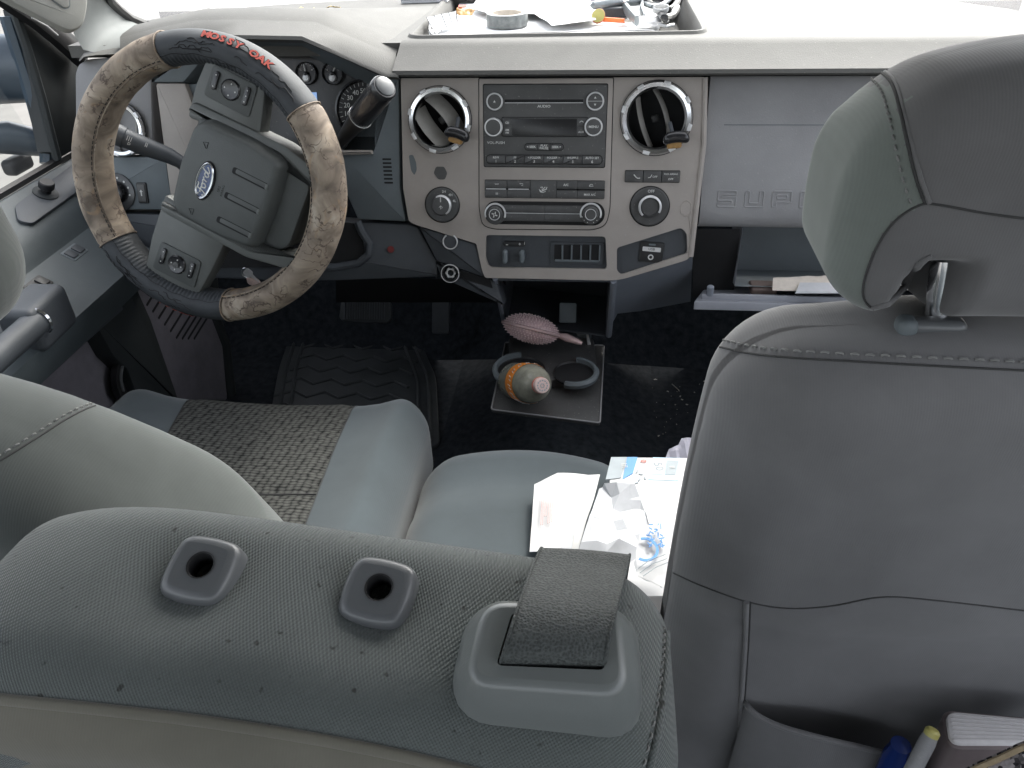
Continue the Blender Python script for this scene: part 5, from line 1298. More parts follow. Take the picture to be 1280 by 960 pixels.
a2, b2 = hY(668, 703, .300), hY(783, 712, .300)
a15, b15 = GF.at(648, 757, .0275), GF.at(770, 762, .0275)
a3, b3 = a2+V((.003, .022, -.012)), b2+V((.003, .022, -.012)); a4, b4 = a3+V((0, .018, -.05)), b3+V((0, .018, -.05))
sb_ = []
Ls = smooth([a0, a1, a15, a2, a3, a4], 6) if False else None
def sm3(P, k=6):
    out = []; n = len(P)
    for i in range(n-1):
        p0_, p1_, p2_, p3_ = [P[max(0, min(n-1, i+d))] for d in (-1, 0, 1, 2)]
        for j in range(k):
            t = j/k; out.append(.5*((2*p1_)+(p2_-p0_)*t+(2*p0_-5*p1_+4*p2_-p3_)*t*t+(3*p1_-p0_-3*p2_+p3_)*t**3))
    out.append(P[-1]); return out
LL, RRr = sm3([a0, a1, a15, a2, a3, a4]), sm3([b0, b1, b15, b2, b3, b4])
rows = [[a+(b-a)*(i/10)+V((0, 0, .0012*sin(i/10*pi))) for i in range(11)] for a, b in zip(LL, RRr)]
top_ = strip(rows); bot_ = strip([[p-V((0, .0004, .0014)) for p in r] for r in rows])
belt = thing('seat_belt', rows[10][5], 'black seat belt webbing coming out of the centre backrest outlet', 'seat belt')
obj('webbing', join(top_, bot_, loft([r[0] for r in rows], [r[0]-V((0, .0004, .0014)) for r in rows], False), loft([r[-1] for r in rows], [r[-1]-V((0, .0004, .0014)) for r in rows], False)), 'webbing', belt, sharp=80)
for i in (0, 10): obj('selvedge', tube([r[i] for r in rows], .0009, 5), 'webbing', belt, sharp=80)
# ---------------- passenger seat
ps = thing('passenger_seat', (.30, .55, 0), 'grey passenger seat seen from behind with headrest and seat back pocket', 'seat')
PC = V((.298, .475, .51))
def pb(x, y, z):
    xx = x*(1-.05*max(0, z/.33)**3) ; yy = y-z*.10
    yy += .012*(x/.22)**4*(y < 0)
    yy += .010*math.exp(-((z+.0)/.06)**2)*(y < 0)*0
    yy += .010/(1+math.exp((z-.085-.008*sin(x*18))/.006))*(y < 0)     # lower panel sits a little deeper
    yy += (.0022*noise.noise(V((x*9, z*9, 4.4)))+.0016*noise.noise(V((x*26, z*20, 1.4)))+.004*math.exp(-((z-.07+.25*(x+.17))/.012)**2)*math.exp(-((x+.15)/.03)**2))*(y < 0)
    return (xx, yy, z-.010*(abs(x)/.22)**3*(z > 0)+.006*math.exp(-((x+.08)/.05)**2)*(z > .28)-.006*math.exp(-((x+.12)/.04)**2)*(z > .28)*0)
pbm = rbox(PC, (.222, .068, .335), .052, 30, 7, fn=pb)
obj('backrest', pbm, 'cloth', ps, sharp=80); t_pb = bvh(pbm)
s1_ = seam(t_pb, [(884, 436), (900, 434), (930, 441), (980, 447), (1060, 452), (1150, 457), (1290, 464)])
obj('top_seam', tube([p for p, n in s1_], .0007, 5), 'seam_shadow', ps); obj('top_stitching', stitches(s1_, 1, .0008, .0085, .0045, .0055), 'thread', ps, kind='stuff')
s2_ = seam(t_pb, [(842, 716), (880, 733), (935, 752), (985, 760), (1040, 757), (1100, 746), (1160, 749), (1290, 764)])
obj('panel_seam', tube([p for p, n in s2_], .0006, 5), 'seam_shadow', ps)
s3_ = seam(t_pb, [(938, 752), (936, 800), (932, 860), (929, 900), (925, 990)])
obj('pocket_seam', tube([p for p, n in s3_], .0007, 5), 'seam_shadow', ps); obj('pocket_welt', tube([p-CR*.003 for p, n in s3_], .0022, 6), 'cloth', ps, sharp=80)
# pocket
pk_top = [(931, 878), (945, 893), (975, 908), (1020, 921), (1075, 934), (1130, 948), (1200, 966), (1300, 990)]
pt3 = []
for i, q in enumerate(smooth(pk_top, 4)):
    d = drop(t_pb, q.x, q.y, 0); t_ = i/28
    pt3.append(hY(q.x, q.y, d[0].y-.001-.038*min(1, t_*2.2)**.8) if d else None)
pt3 = [p for p in pt3 if p is not None]
pt3b = []
for p in pt3:  # slide along the sight line of the measured edge onto the bulged cloth
    pt3b.append(CAM+(p-CAM)*1.0)
rows = [pt3]+[[V((p.x, p.y+.010*(j/6)+(-.004), p.z-.035*j)) for p in pt3] for j in range(1, 7)]
obj('seat_pocket', strip([[p+V((0, .004, -.002)) for p in pt3]]+rows), 'cloth', ps, sharp=80)
obj('pocket_hem', tube(pt3, .0025, 8), 'cloth', ps, sharp=80)
# headrest
HC = V((.315, .475, .934))
DX, _, DZ = hY(1170, 366, .413)-HC
def hr(x, y, z):
    d = 0
    if y < 0:
        e = ((x-DX+.003-(z-DZ)*.22)/.0150)**4 + ((z-DZ+.010)/.026)**4
        d = .055*math.exp(-e) - .003*math.exp(-(((x-DX)/.032)**2+((z-DZ)/.04)**2))*(1-math.exp(-e))
    ax_ = abs(x)/.178; cz = 1-(.20 if z > 0 else .07)*ax_**5-(.06*ax_**3 if z > 0 else 0)
    return (x*(1-.07*max(0, z/.07)**2-.035*max(0, -z/.07)**2), y-z*.10-.008*(1-ax_**2)*(y < 0)+d, z*cz-.018*((y+.01)/.062)**2*max(0, min(1, (z-.01)/.05))-.006*ax_**2)
hm = rbox(HC, (.178, .062, .078), .032, 80, 10, fn=hr)
hro = obj('headrest', hm, 'cloth_head', ps, sharp=80); t_h = bvh(hm)
A_ = seam(t_h, [(1098, 88), (1115, 105), (1126, 140), (1136, 185), (1146, 225), (1156, 253)])
obj('headrest_side_seam', tube([p for p, n in A_], .0009, 6), 'seam_shadow', ps); obj('headrest_stitching', stitches(A_, -1, .0006, .0062, .0030, .0060), 'thread', ps, kind='stuff'); obj('side_welt', tube([p+n*.0005+CR*.0022 for p, n in A_], .0014, 6), 'cloth_head', ps, sharp=80)
bm2 = [p for p, n in seam(t_h, [(1156, 253), (1150, 256), (1120, 275), (1098, 305), (1082, 345), (1080, 372), (1090, 392)])]
hi_ = addmat(hro, 'cloth_side_lit'); am = [p for p, n in A_]
for pl_g in hro.data.polygons:
    w_ = pl_g.center+WL[hro.name]; best = min(am, key=lambda q: abs(q.z-w_.z)); lim = best.x
    if w_.z < am[-1].z: lim = min(bm2, key=lambda q: abs(q.z-w_.z)).x
    if w_.x < lim: pl_g.material_index = hi_  # left gusset faces take the cloth with light in its colour
B_ = seam(t_h, [(1290, 274), (1230, 266), (1175, 256), (1150, 256), (1120, 275), (1098, 305), (1082, 345), (1080, 372), (1096, 388), (1125, 396)])
obj('headrest_back_seam', tube([p for p, n in B_], .0007, 6), 'seam_shadow', ps)
# padded lower back flap of the headrest
fold = seam(t_h, [(1086, 385), (1110, 378), (1132, 358), (1146, 332), (1164, 319)], .0005)
obj('opening_fold', tube([p for p, n in fold], [.0006+.0020*sin(pi*i/len(fold)) for i in range(len(fold))], 8), 'cloth_head', ps, sharp=80)
c_ = hY(1171, 404, .440)
obj('headrest_post', tube([hY(1166, 414, .440), hY(1171, 404, .440), hY(1174, 362, .440), hY(1180, 325, .444)], .0070, 16), 'chrome', ps)
bx = Fr(hY(1169, 408, .432), (1, 0, 0), (0, 0, 1), (0, -1, 0))
obj('post_collar', rbox((0, 0, 0), (.0175, .0055, .0065), .0048, 4, 4, fr=bx), 'guide_plastic', ps)
obj('release_button', rbox((0, 0, 0), (.0060, .0060, .0075), .0050, 3, 4, fr=bx.sub(-.0175, .0006, .001)), 'slate', ps)
pcush = rbox((.385, .80, .29), (.21, .16, .08), .05, 8, 5)
obj('seat_cushion', pcush, 'cloth_blue', ps, sharp=80)
# ================================================================ LOOSE THINGS
mat('paper_white', (.62, .62, .62), .8, mott=.03, mscale=30)
mat('paper_cream', (.55, .50, .44), .8, mott=.1, mscale=80)
mat('paper_grey', (.46, .47, .49), .7, mott=.08, mscale=40)
mat('print_blue', (.10, .28, .58), .6, mott=.1); mat('print_pale_blue', (.42, .58, .68), .6, mott=.1); mat('print_red', (.60, .20, .16), .6, mott=.2, mscale=300)
mat('faint_red', (.60, .42, .40), .7, mott=.2, mscale=300); mat('print_grey', (.30, .34, .36), .6, mott=.1)
# envelope
zt = .370+.004
env = thing('envelope', hZ(700, 645, zt), 'white window envelope with faint red print on the centre seat', 'envelope')
ef = Fr(hZ(700, 645, zt), (1, 0, 0), (0, cos(R(8)), -sin(R(8))), (0, sin(R(8)), cos(R(8))))
ef = Fr(hZ(700, 645, zt+.012), (1, 0, 0), (0, 1, .10))
EP = [ef.px(x, y) for x, y in ((668, 605), (697, 594), (735, 596), (750, 594), (742, 625), (733, 652), (722, 694), (662, 690), (665, 650))]
def sheet(fr, P, amp, seed, n=16, name='sheet', th=.0008, jit=0.):
    us = [p[0] for p in P]; vs_ = [p[1] for p in P]; bm = bmesh.new()
    vv = [bm.verts.new((u, v, 0)) for u, v in P]; bm.faces.new(vv)
    for a in range(1, n):
        x = min(us)+(max(us)-min(us))*a/n; bmesh.ops.bisect_plane(bm, geom=bm.verts[:]+bm.edges[:]+bm.faces[:], plane_co=(x, 0, 0), plane_no=(1, .15, 0))
        y = min(vs_)+(max(vs_)-min(vs_))*a/n; bmesh.ops.bisect_plane(bm, geom=bm.verts[:]+bm.edges[:]+bm.faces[:], plane_co=(0, y, 0), plane_no=(-.12, 1, 0))
    bmesh.ops.remove_doubles(bm, verts=bm.verts, dist=1e-5); bm.verts.index_update()
    if jit:
        rj = random.Random(seed)
        for v in bm.verts:
            if not v.is_boundary: v.co.x += rj.uniform(-jit, jit); v.co.y += rj.uniform(-jit, jit)
        bmesh.ops.triangulate(bm, faces=bm.faces[:], quad_method='ALTERNATE'); bm.verts.index_update()
        rz = {v.index: rj.uniform(-.0035, .0035)*(0 if v.is_boundary else 1) for v in bm.verts}
    else: rz = {}
    V1 = [fr.w(v.co.x, v.co.y, amp(v.co.x, v.co.y)+rz.get(v.index, 0)) for v in bm.verts]; F = [[v.index for v in f.verts] for f in bm.faces]; bm.free()
    k = len(V1); return V1+[p-fr.N*th for p in V1], F+[[i+k for i in f][::-1] for f in F]
obj('envelope_paper', sheet(ef, EP, lambda u, v: .003+.003*sin(u*60+1)+.002*noise.noise(V((u*30, v*30, 0))), 1), 'paper_white', env, sharp=40)
er = random.Random(2); ms = []
for i in range(7):
    a = ef.px(678+i*2.2, 620+i*1.2); b = ef.px(676+i*2.2, 650+er.random()*12); L_ = V((b[0]-a[0], b[1]-a[1]))
    ms.append(slab(ef.sub((a[0]+b[0])/2, (a[1]+b[1])/2, .0085, atan2(L_.y, L_.x)), [(-L_.length/2, -.0004), (L_.length/2, -.0004), (L_.length/2, .0004), (-L_.length/2, .0004)], 0, .0006))
obj('red_print', join(*ms), 'faint_red', env, kind='stuff')
P = roundp([ef.px(x, y, .008) for x, y in ((700, 691), (705, 670), (718, 664), (714, 692))], .004)
obj('envelope_window', slab(ef, P, .007, .0086), 'paper_grey', env)
# printed carton
bxt = thing('printed_carton', hZ(800, 620, .39), 'white printed carton with blue and grey labels beside the passenger seat', 'carton')
kf = Fr(hZ(800, 600, .395), (1, .02, 0), (-.02, 1, .06))
q0, q1, q2, q3 = kf.px(765, 571), kf.px(870, 572), kf.px(860, 745), kf.px(748, 745)
obj('carton_box', slab(kf, [q0, q1, q2, q3], -.035, 0, .002, back=True), 'paper_white', bxt)
def lab(pts, m_, name, z=.0006, r=.001): return obj(name, slab(kf, roundp([kf.px(x, y) for x, y in pts], r), -.001, z), m_, bxt)
lab(((764, 572), (784, 572), (776, 598), (757, 600)), 'print_grey', 'photo_label', .0012); lab(((784, 572), (797, 572), (791, 592), (778, 600)), 'print_blue', 'blue_label', .0012)
lab(((816, 572), (852, 573), (848, 601), (810, 600)), 'print_pale_blue', 'pale_blue_label'); lab(((818, 575), (833, 575), (829, 593), (814, 593)), 'paper_white', 'number_field', .0010); lab(((834, 576), (848, 577), (844, 594), (831, 594)), 'print_grey', 'grey_field', .0010)
u_, v_ = kf.px(823, 584); obj('number_print', text('50', kf, u_, v_, .016, .0014, 1, .02, rot=R(-80)), 'print_grey', bxt)
u_, v_ = kf.px(804, 577); ms = [text('0', kf, u_, v_, .012, .0012, 1, .02, rot=R(-80))]
obj('red_marks', join(*ms), 'print_red', bxt)
ms = []
for x, y in ((796, 590), (801, 593), (799, 600), (795, 604), (792, 610), (806, 598)):
    u_, v_ = kf.px(x, y); ms.append(slab(kf.sub(u_, v_, 0, x), rrect(.006, .0022, .001), 0, .0012))
obj('black_marks', join(*ms), 'print_grey', bxt, kind='stuff')
ms = [text('BSB', kf, *kf.px(779, 582), .010, .0018, 1, .02, rot=R(-80))]
obj('white_marks', join(text('III', kf, *kf.px(780, 583), .012, .0018, 1, .0, rot=R(-80)), text('II', kf, *kf.px(840, 585), .010, .0018, 1, .0, rot=R(-80))), 'white_print', bxt)
# crumpled paper
def crum(u, v):
    a = noise.noise(V((u*22, v*22, 2.3))); b = noise.noise(V((u*55, v*55, 7.7)))
    return .012+.040*abs(noise.noise(V((u*11, v*11, 2.3))))+.014*abs(noise.noise(V((u*28, v*28, 4.)))) + .004*abs(b)*(v < 0)
cpf = Fr(hZ(765, 650, .385), (1, 0, 0), (0, 1, .22))
cp_ = thing('crumpled_paper', hZ(765, 650, .385), 'crumpled sheet of white paper between envelope and carton', 'paper')
CP = [cpf.px(x, y, .02) for x, y in ((749, 609), (772, 603), (787, 594), (800, 618), (808, 640), (812, 660), (835, 668), (850, 690), (850, 740), (780, 735), (720, 705), (731, 670), (741, 640))]
obj('paper_sheet', sheet(cpf, CP, crum, 3, 9, jit=.004), 'paper_grey', cp_, sharp=14)
bag = thing('plastic_bag', hZ(850, 562, .36), 'pale lilac plastic bag corner between carton and passenger seat', 'bag')
bgf = Fr(hZ(850, 566, .34), (1, 0, 0), (0, 1, .5))
obj('bag_film', sheet(bgf, [bgf.px(x, y) for x, y in ((832, 572), (836, 562), (848, 556), (852, 548), (870, 548), (875, 590), (835, 585))], lambda u, v: .008*abs(noise.noise(V((u*60, v*60, 9)))), 1, 10), mat('bag_lilac', (.42, .41, .47), .4, mott=.1), bag, sharp=20)
# blue stamp on paper
stp = thing('printed_leaflet', hZ(815, 685, .41), 'white leaflet with a blue ring emblem lying over the carton', 'leaflet')
lf = Fr(hZ(815, 680, .428), (1, 0, 0), (0, 1, .25))
LP = [lf.px(x, y) for x, y in ((803, 655), (842, 660), (860, 700), (856, 745), (797, 720), (795, 690))]
obj('leaflet_sheet', sheet(lf, LP, lambda u, v: .003*noise.noise(V((u*40, v*40, 5))), 5, 10), 'paper_white', stp, sharp=20)
u_, v_ = lf.px(806, 689); g = lf.sub(u_, v_, .004)
obj('blue_ring', lathe(g, [(.0155, 0), (.0155, .001), (.0125, .001), (.0125, 0)], 24, R(-120), R(110), cap=False), 'print_blue', stp)
ms = []
for i in range(24):
    x, y = er.uniform(808, 828), er.uniform(657, 686); u_, v_ = lf.px(x, y); ms.append(slab(lf.sub(u_, v_, .004, er.random()*3), rrect(.002+.006*er.random(), .0012, .0004), 0, .001))
obj('blue_print', join(*ms), 'print_blue', stp, kind='stuff')
obj('grey_print', join(*[tube([lf.at(x, y, .006) for x, y in L], .0005, 5) for L in (((796, 712), (812, 700), (832, 693)), ((800, 716), (815, 705), (834, 698)), ((804, 720), (820, 709), (835, 703)))]), 'print_grey', stp, kind='stuff')
# bottle in the left cup holder
mat('bottle_plastic', (.24, .235, .19), .20, spec=.6, mott=.35, mscale=40); mat('label_orange', (.75, .24, .03), .4, mott=.15, mscale=100); mat('cap_pink', (.70, .52, .48), .5, mott=.08, mscale=200); mat('cap_red', (.50, .12, .08), .5)
bb = hit(643, 476, V((0, 0, .285)), V((0, 0, 1))); cpp = CAM + ray(678, 482)*(((bb-CAM).dot(FW))-.150)
ax = (cpp-bb).normalized(); bU = (V((1, 0, 0))-ax*ax.x).normalized(); BF = Fr(bb, bU, ax.cross(bU), ax); Lb = (cpp-bb).length
btl = thing('soda_bottle', bb, 'plastic soda bottle with orange label and pale cap in the left cup holder', 'bottle')
H = lambda t: Lb*t
obj('bottle_body', lathe(BF, [(.010, 0), (.030, .002), (.034, H(.06)), (.0335, H(.25)), (.0345, H(.30)), (.0345, H(.60)), (.0335, H(.64)), (.0325, H(.70)), (.028, H(.79)), (.021, H(.86)), (.014, H(.91)), (.0125, H(.95)), (.0002, H(.951))], 36), 'bottle_plastic', btl, sharp=60)
obj('bottle_label', lathe(BF, [(.0349, H(.36)), (.0352, H(.37)), (.0352, H(.615)), (.0349, H(.62))], 40, cap=False), 'label_orange', btl)
ms = []
for q in range(0, 360, 24):
    fq = Fr(BF.w(.0353*cos(R(q)), .0353*sin(R(q)), H(.53)), (-BF.U*sin(R(q))+BF.V*cos(R(q))), ax)
    ms.append(tube([fq.w(x, y, .0004) for x, y in ((-.005, -.006), (-.002, .006), (.001, -.003), (.004, .008))], .0008, 5))
obj('label_script', join(*ms), 'white_print', btl, kind='stuff')
cap = obj('bottle_cap', lathe(BF, [(.0128, H(.925)), (.0132, H(.93)), (.0132, H(.99)), (.0120, H(1.0)), (.0002, H(1.0))], 36), 'cap_pink', btl)
obj('cap_band', lathe(BF, [(.0134, H(.905)), (.0140, H(.91)), (.0140, H(.932)), (.0134, H(.936))], 30, cap=False), 'cap_red', btl)
fq = BF.sub(0, 0, H(1.0)+.0002)
obj('cap_mark', join(tube([fq.w(.0035*cos(R(q)), .0035*sin(R(q)), 0) for q in range(0, 360, 60)], .0007, 5, close=True), *[slab(fq.sub(.0085*cos(R(q)), .0085*sin(R(q)), 0, R(q)), rrect(.002, .0028, .0004), 0, .0004) for q in range(0, 360, 30)]), 'print_grey', cap, kind='stuff')
# hair brush
mat('brush_pink', (.58, .42, .43), .45, mott=.15, mscale=80); mat('rose_metal', (.68, .50, .49), .25, metal=.3, mott=.1); mat('bristle', (.75, .60, .60), .6)
hb_ = hY(664, 411, 1.26)
hbr = thing('hair_brush', hb_, 'pink oval hair brush lying on the folded storage bin door', 'hair brush')
HF = Fr(hb_, (1, -.08, -.20), (.0, .83, -.52)); HF = Fr(hb_, HF.U, (HF.V-HF.U*HF.U.dot(HF.V)), None)
def dome(s, a, b, h_, k=28):
    vs, fs = [], []
    for j in range(9):
        t = pi/2*j/8
        for i in range(k): vs.append(HF.w(a*cos(t)*cos(2*pi*i/k), b*cos(t)*sin(2*pi*i/k), s*h_*sin(t)))
    for j in range(8):
        for i in range(k): fs.append([j*k+i, j*k+(i+1) % k, (j+1)*k+(i+1) % k, (j+1)*k+i])
    return vs, fs
obj('brush_pad', dome(1, .053, .040, .026), 'brush_pink', hbr, sharp=80); obj('brush_back', dome(-1, .053, .040, .026), 'brush_pink', hbr, sharp=80)
obj('rose_band', tube([HF.w(.0555*cos(R(q)), .042*sin(R(q)), 0) for q in range(0, 360, 10)], .0035, 8, close=True), 'rose_metal', hbr)
obj('brush_handle', tube([HF.w(.052, 0, 0), HF.w(.068, 0, 0), HF.w(.085, .0, -.002), HF.w(.10, 0, -.004)], [.004, .008, .0065, .004], 10, flat=1), 'rose_metal', hbr)
ms = []
for s in (1, -1):
    for j in range(8):
        t = R(8+10*j)
        n_ = int(54*cos(t))
        for i in range(n_):
            a = 2*pi*(i+.5*(j % 2))/n_; p = HF.w(.053*cos(t)*cos(a), .040*cos(t)*sin(a), s*.026*sin(t)); d_ = (p-HF.w(0, 0, -s*.03)).normalized()
            ms.append(tube([p, p+d_*.0022], [.0011, .0009], 4))
obj('bristles', join(*ms), 'bristle', hbr, kind='stuff')
# vent clips
def clip(x, y, n_, U_, label, w_=.021):
    c = FP.at(x, y, n_); t = thing('vent_clip', c, label, 'vent clip', 'black clips on the dash vents'); f_ = Fr(c, FP.w(U_[0], U_[1])-FP.o, FP.w(-U_[1], U_[0])-FP.o)
    obj('clip_cap', rbox((0, 0, 0), (w_, .009, .011), .0085, 4, 4, fr=f_, fn=lambda a, b, c2: (a, b-.004*(a/w_)**2, c2)), 'gloss_black', t)
    obj('clip_pad', rbox((0, 0, 0), (w_*.55, .006, .008), .004, 3, 3, fr=f_.sub(-.002, -.012, -.012)), mats_tan, t)
    obj('clip_stem', tube([f_.w(-.004, .0, -.008), f_.w(-.006, .012, -.014), f_.w(-.008, .022, -.020)], .0035, 8), 'slate_dark', t)
mats_tan = mat('clip_tan', (.42, .24, .08), .5, mott=.3, mscale=90)
clip(572, 166, .030, (.95, -.28), 'black clip with tan pad on the vent left of the radio')
clip(845, 171, .030, (1, .08), 'black clip with tan pad on the vent right of the radio')
# glove box contents
gp_ = thing('glove_box_papers', hY(1000, 357, 1.235), 'white folded leaflets lying in the open glove box', 'papers')
gf_ = Fr(hY(1000, 357, 1.235), (1, 0, 0), (0, 1, .15))
obj('leaflet', sheet(gf_, [gf_.px(x, y) for x, y in ((966, 349), (1060, 346), (1070, 366), (965, 365))], lambda u, v: .003+.004*abs(noise.noise(V((u*30, v*40, 0)))), 1, 8), 'paper_cream', gp_, sharp=20)
obj('card', slab(gf_, [gf_.px(x, y, .01) for x, y in ((1000, 353), (1075, 353), (1075, 366), (994, 366))], .008, .010, .0005), 'paper_grey', gp_)
gw = thing('brown_case', hY(953, 358, 1.25), 'small dark brown case lying in the open glove box beside the leaflets', 'case')
obj('case_body', rbox((0, 0, 0), (.022, .018, .007), .004, 3, 3, fr=Fr(hY(953, 360, 1.25), (1, 0, 0), (0, 1, 0))), mat('brown', (.10, .07, .06), .6, mott=.2), gw)
# things in the seat back pocket
bkf = Fr(hY(1178, 905, .375), V((.97, .08, -.05)), V((-.08, .97, -.12)))
book = thing('thick_book', bkf.o, 'thick paperback standing in the seat back pocket, page edges up', 'book')
mat('page_edge', (.62, .60, .60), .9, mott=.06, mscale=200)
c0, c1_, c2_, c3_ = bkf.px(1182, 888), bkf.px(1330, 902), bkf.px(1330, 930), bkf.px(1188, 929)
PP_ = roundp([c0, c1_, c2_, c3_], .010, 6)
obj('page_block', slab(bkf, PP_, -.12, .0, .002, back=True), 'page_edge', book)
obj('book_cover', slab(bkf, roundp([(c0[0]-.002, c0[1]+.003), (c1_[0], c1_[1]+.003), (c2_[0], c2_[1]-.003), (c3_[0]-.002, c3_[1]-.003)], .011, 6), -.125, -.003, .001, back=True), mat('cover_plum', (.16, .13, .13), .5, mott=.15), book)
rows_ = []
for i in range(7):
    t = (i+1)/8; a = V(c0)*(1-t)+V(c3_)*t; b = V(c1_)*(1-t)+V(c2_)*t
    rows_.append(tube([bkf.w(a.x+.003, a.y, .0002), bkf.w(b.x-.001, b.y, .0002)], .0005, 4))
obj('page_lines', join(*rows_), mat('page_shadow', (.45, .43, .43), .9), book, kind='stuff')
q = hY(1150, 945, .355)
vb = thing('plastic_vial', q, 'small clear tube with yellow tip in the seat back pocket left of the book', 'tube')
vf_ = Fr(q, (1, .2, 0), (0, 1, 0)); va_ = (hY(1166, 914, .365)-q).normalized(); vU = va_.orthogonal().normalized(); vv2 = Fr(q, vU, va_.cross(vU), va_)
ln_ = (hY(1166, 914, .365)-q).length
obj('tube_body', lathe(vv2, [(.0060, -.06), (.0062, ln_*.6), (.0055, ln_*.8), (.005, ln_)], 16), 'panel_grey', vb)
obj('yellow_tip', lathe(vv2, [(.0055, ln_*.82), (.0056, ln_*1.0), (.004, ln_*1.08), (.0002, ln_*1.1)], 14), mat('yellow', (.42, .38, .12), .5, mott=.2), vb)
q = hY(1124, 936, .375)
bl = thing('blue_bottle_top', q, 'dark blue bottle neck deep in the seat back pocket', 'bottle')
obj('bottle_neck', lathe(Fr(q, (1, 0, 0), (0, 1, 0)), [(.010, -.08), (.010, -.01), (.008, 0), (.008, .006), (.0002, .008)], 18), mat('deep_blue', (.01, .03, .16), .25, spec=.6), bl)
q = hY(1262, 952, .330)
kn = thing('knit_pouch', q, 'speckled black knit pouch with tan edging at the lower right corner', 'pouch')
mk = mat('knit', (.02, .018, .02), .95, mott=.2); n = mk.node_tree.nodes; l = mk.node_tree.links; b = n['Principled BSDF']; g_ = n.new('ShaderNodeNewGeometry'); v_ = n.new('ShaderNodeTexVoronoi'); v_.inputs['Scale'].default_value = 330; l.new(g_.outputs['Position'], v_.inputs['Vector'])
r_ = n.new('ShaderNodeValToRGB'); r_.color_ramp.elements[0].position = .35; r_.color_ramp.elements[0].color = (.015, .013, .015, 1); r_.color_ramp.elements[1].position = .6; r_.color_ramp.elements[1].color = (.30, .27, .27, 1); l.new(v_.outputs['Color'], r_.inputs[0]); l.new(r_.outputs[0], b.inputs['Base Color'])
bp = n.new('ShaderNodeBump'); bp.inputs['Distance'].default_value = .001; l.new(v_.outputs['Distance'], bp.inputs['Height']); l.new(bp.outputs[0], b.inputs['Normal'])
e = [hY(x, y, .325) for x, y in ((1195, 975), (1222, 960), (1250, 948), (1275, 936), (1310, 922))]
obj('pouch_body', strip([[p+V((0, .004, .0)) for p in e], [p+V((0, -.006, -.002)) for p in e], [p+V((.005, -.02, -.03)) for p in e], [p+V((.01, -.02, -.08)) for p in e]]), 'knit', kn, sharp=80)
obj('pouch_edging', tube(e, .0022, 6), mat('tan_edge', (.35, .27, .17), .8, mott=.2, mscale=200), kn)
# ================================================================ THINGS IN THE DASH TRAY
ZB = ZT-.040
def zt_(x, y, z=ZT-.02): return hZ(x, y, z)
cl_ = thing('woven_tray_mat', zt_(680, 30), 'white woven mat with dark striped edge lining the dash tray', 'mat')
mat('cloth_white', (.75, .75, .75), .9, mott=.05, mscale=40); mat('cloth_stripe', (.12, .12, .13), .9, mott=.3, mscale=90)
TF = Fr((0, 0, ZT+.001), (1, 0, 0), (0, 1, 0))
tpx = [(545, 45), (620, 42), (700, 40), (770, 38), (820, 39), (822, 30), (840, -15), (575, -15), (572, 2), (538, 24)]
TP_ = [TF.px(x, y) for x, y in tpx]
obj('mat_cloth', sheet(TF, TP_, lambda u, v: .003*noise.noise(V((u*18, v*18, 0)))-.016*max(0, min(1, (v-1.425)/.05)), 1, 12, th=.003), 'cloth_white', cl_, sharp=60)
edge = smooth([TF.px(x, y) for x, y in ((538, 24), (545, 45), (620, 42.5), (700, 40.5), (770, 38), (818, 39))], 8)
for d in range(3):
    for k_ in range(len(edge)//3): 
        pass
ms = [tube([TF.w(p.x, p.y-.0015*d+.0008*sin(i*2.2+d), .001-.0035*d) for i, p in enumerate(edge)], .0013, 5) for d in range(4)]
for i, m_ in enumerate(ms): obj('edge_cord', m_, 'cloth_stripe' if i % 2 else 'cloth_white', cl_)
fl_ = [hZ(533, 22, ZT+.012), hZ(570, 14, ZT+.008), hZ(572, 28, ZT-.008), hZ(545, 44, ZT-.008)]
obj('mat_flap', strip([[fl_[0]+(fl_[1]-fl_[0])*i/6 for i in range(7)], [fl_[3]+(fl_[2]-fl_[3])*i/6+V((0, 0, .004*sin(i))) for i in range(7)]]), 'paper_grey', cl_, sharp=80)
for i in range(5):
    t = i/4; a, b = fl_[0]+(fl_[1]-fl_[0])*t, fl_[3]+(fl_[2]-fl_[3])*t; obj('flap_stripe', tube([a+V((0, 0, .001)), b+V((0, 0, .001))], .0007, 4), 'cloth_stripe', cl_)
tpf = Fr(hZ(634, 28, ZT-.008), (1, 0, 0), (0, 1, 0))
tr_ = thing('tape_roll', tpf.o, 'roll of grey duct tape lying flat in the dash tray', 'tape')
obj('tape_ring', lathe(tpf, [(.0255, -.005), (.0385, -.005), (.039, .0), (.039, .016), (.0385, .017), (.0300, .017), (.0295, .016), (.0295, -.005)], 48, cap=False), mat('duct_tape', (.13, .14, .14), .45, mott=.35, mscale=90), tr_)
obj('cardboard_core', lathe(tpf, [(.0300, -.004), (.0300, .0172), (.0282, .0172), (.0282, -.004)], 40, cap=False), 'paper_cream', tr_)
sc = thing('orange_screwdriver', zt_(760, 25), 'small orange handled screwdriver in the dash tray', 'screwdriver')
a, b = hZ(752, 24, ZT-.006), hZ(781, 26, ZT-.006)
obj('driver_handle', tube([a, a+(b-a)*.1, b], [.004, .0045, .004], 10), mat('orange', (.75, .16, .03), .4, mott=.1), sc); obj('driver_tip', tube([b, b+(b-a)*.25], .0025, 8), 'paper_cream', sc)
yb = thing('yellow_cap', zt_(748, 20), 'round yellow cap with a red edge in the dash tray', 'cap')
yf = Fr(hZ(748, 20, ZT), (1, 0, .1), (0, .4, .9))
obj('cap_disc', lathe(yf, [(.012, -.006), (.012, .003), (.010, .004), (.0002, .004)], 24), 'yellow', yb); obj('cap_rim', lathe(yf, [(.0125, -.004), (.0125, .002), (.0118, .003)], 24, cap=False), 'cap_red', yb)
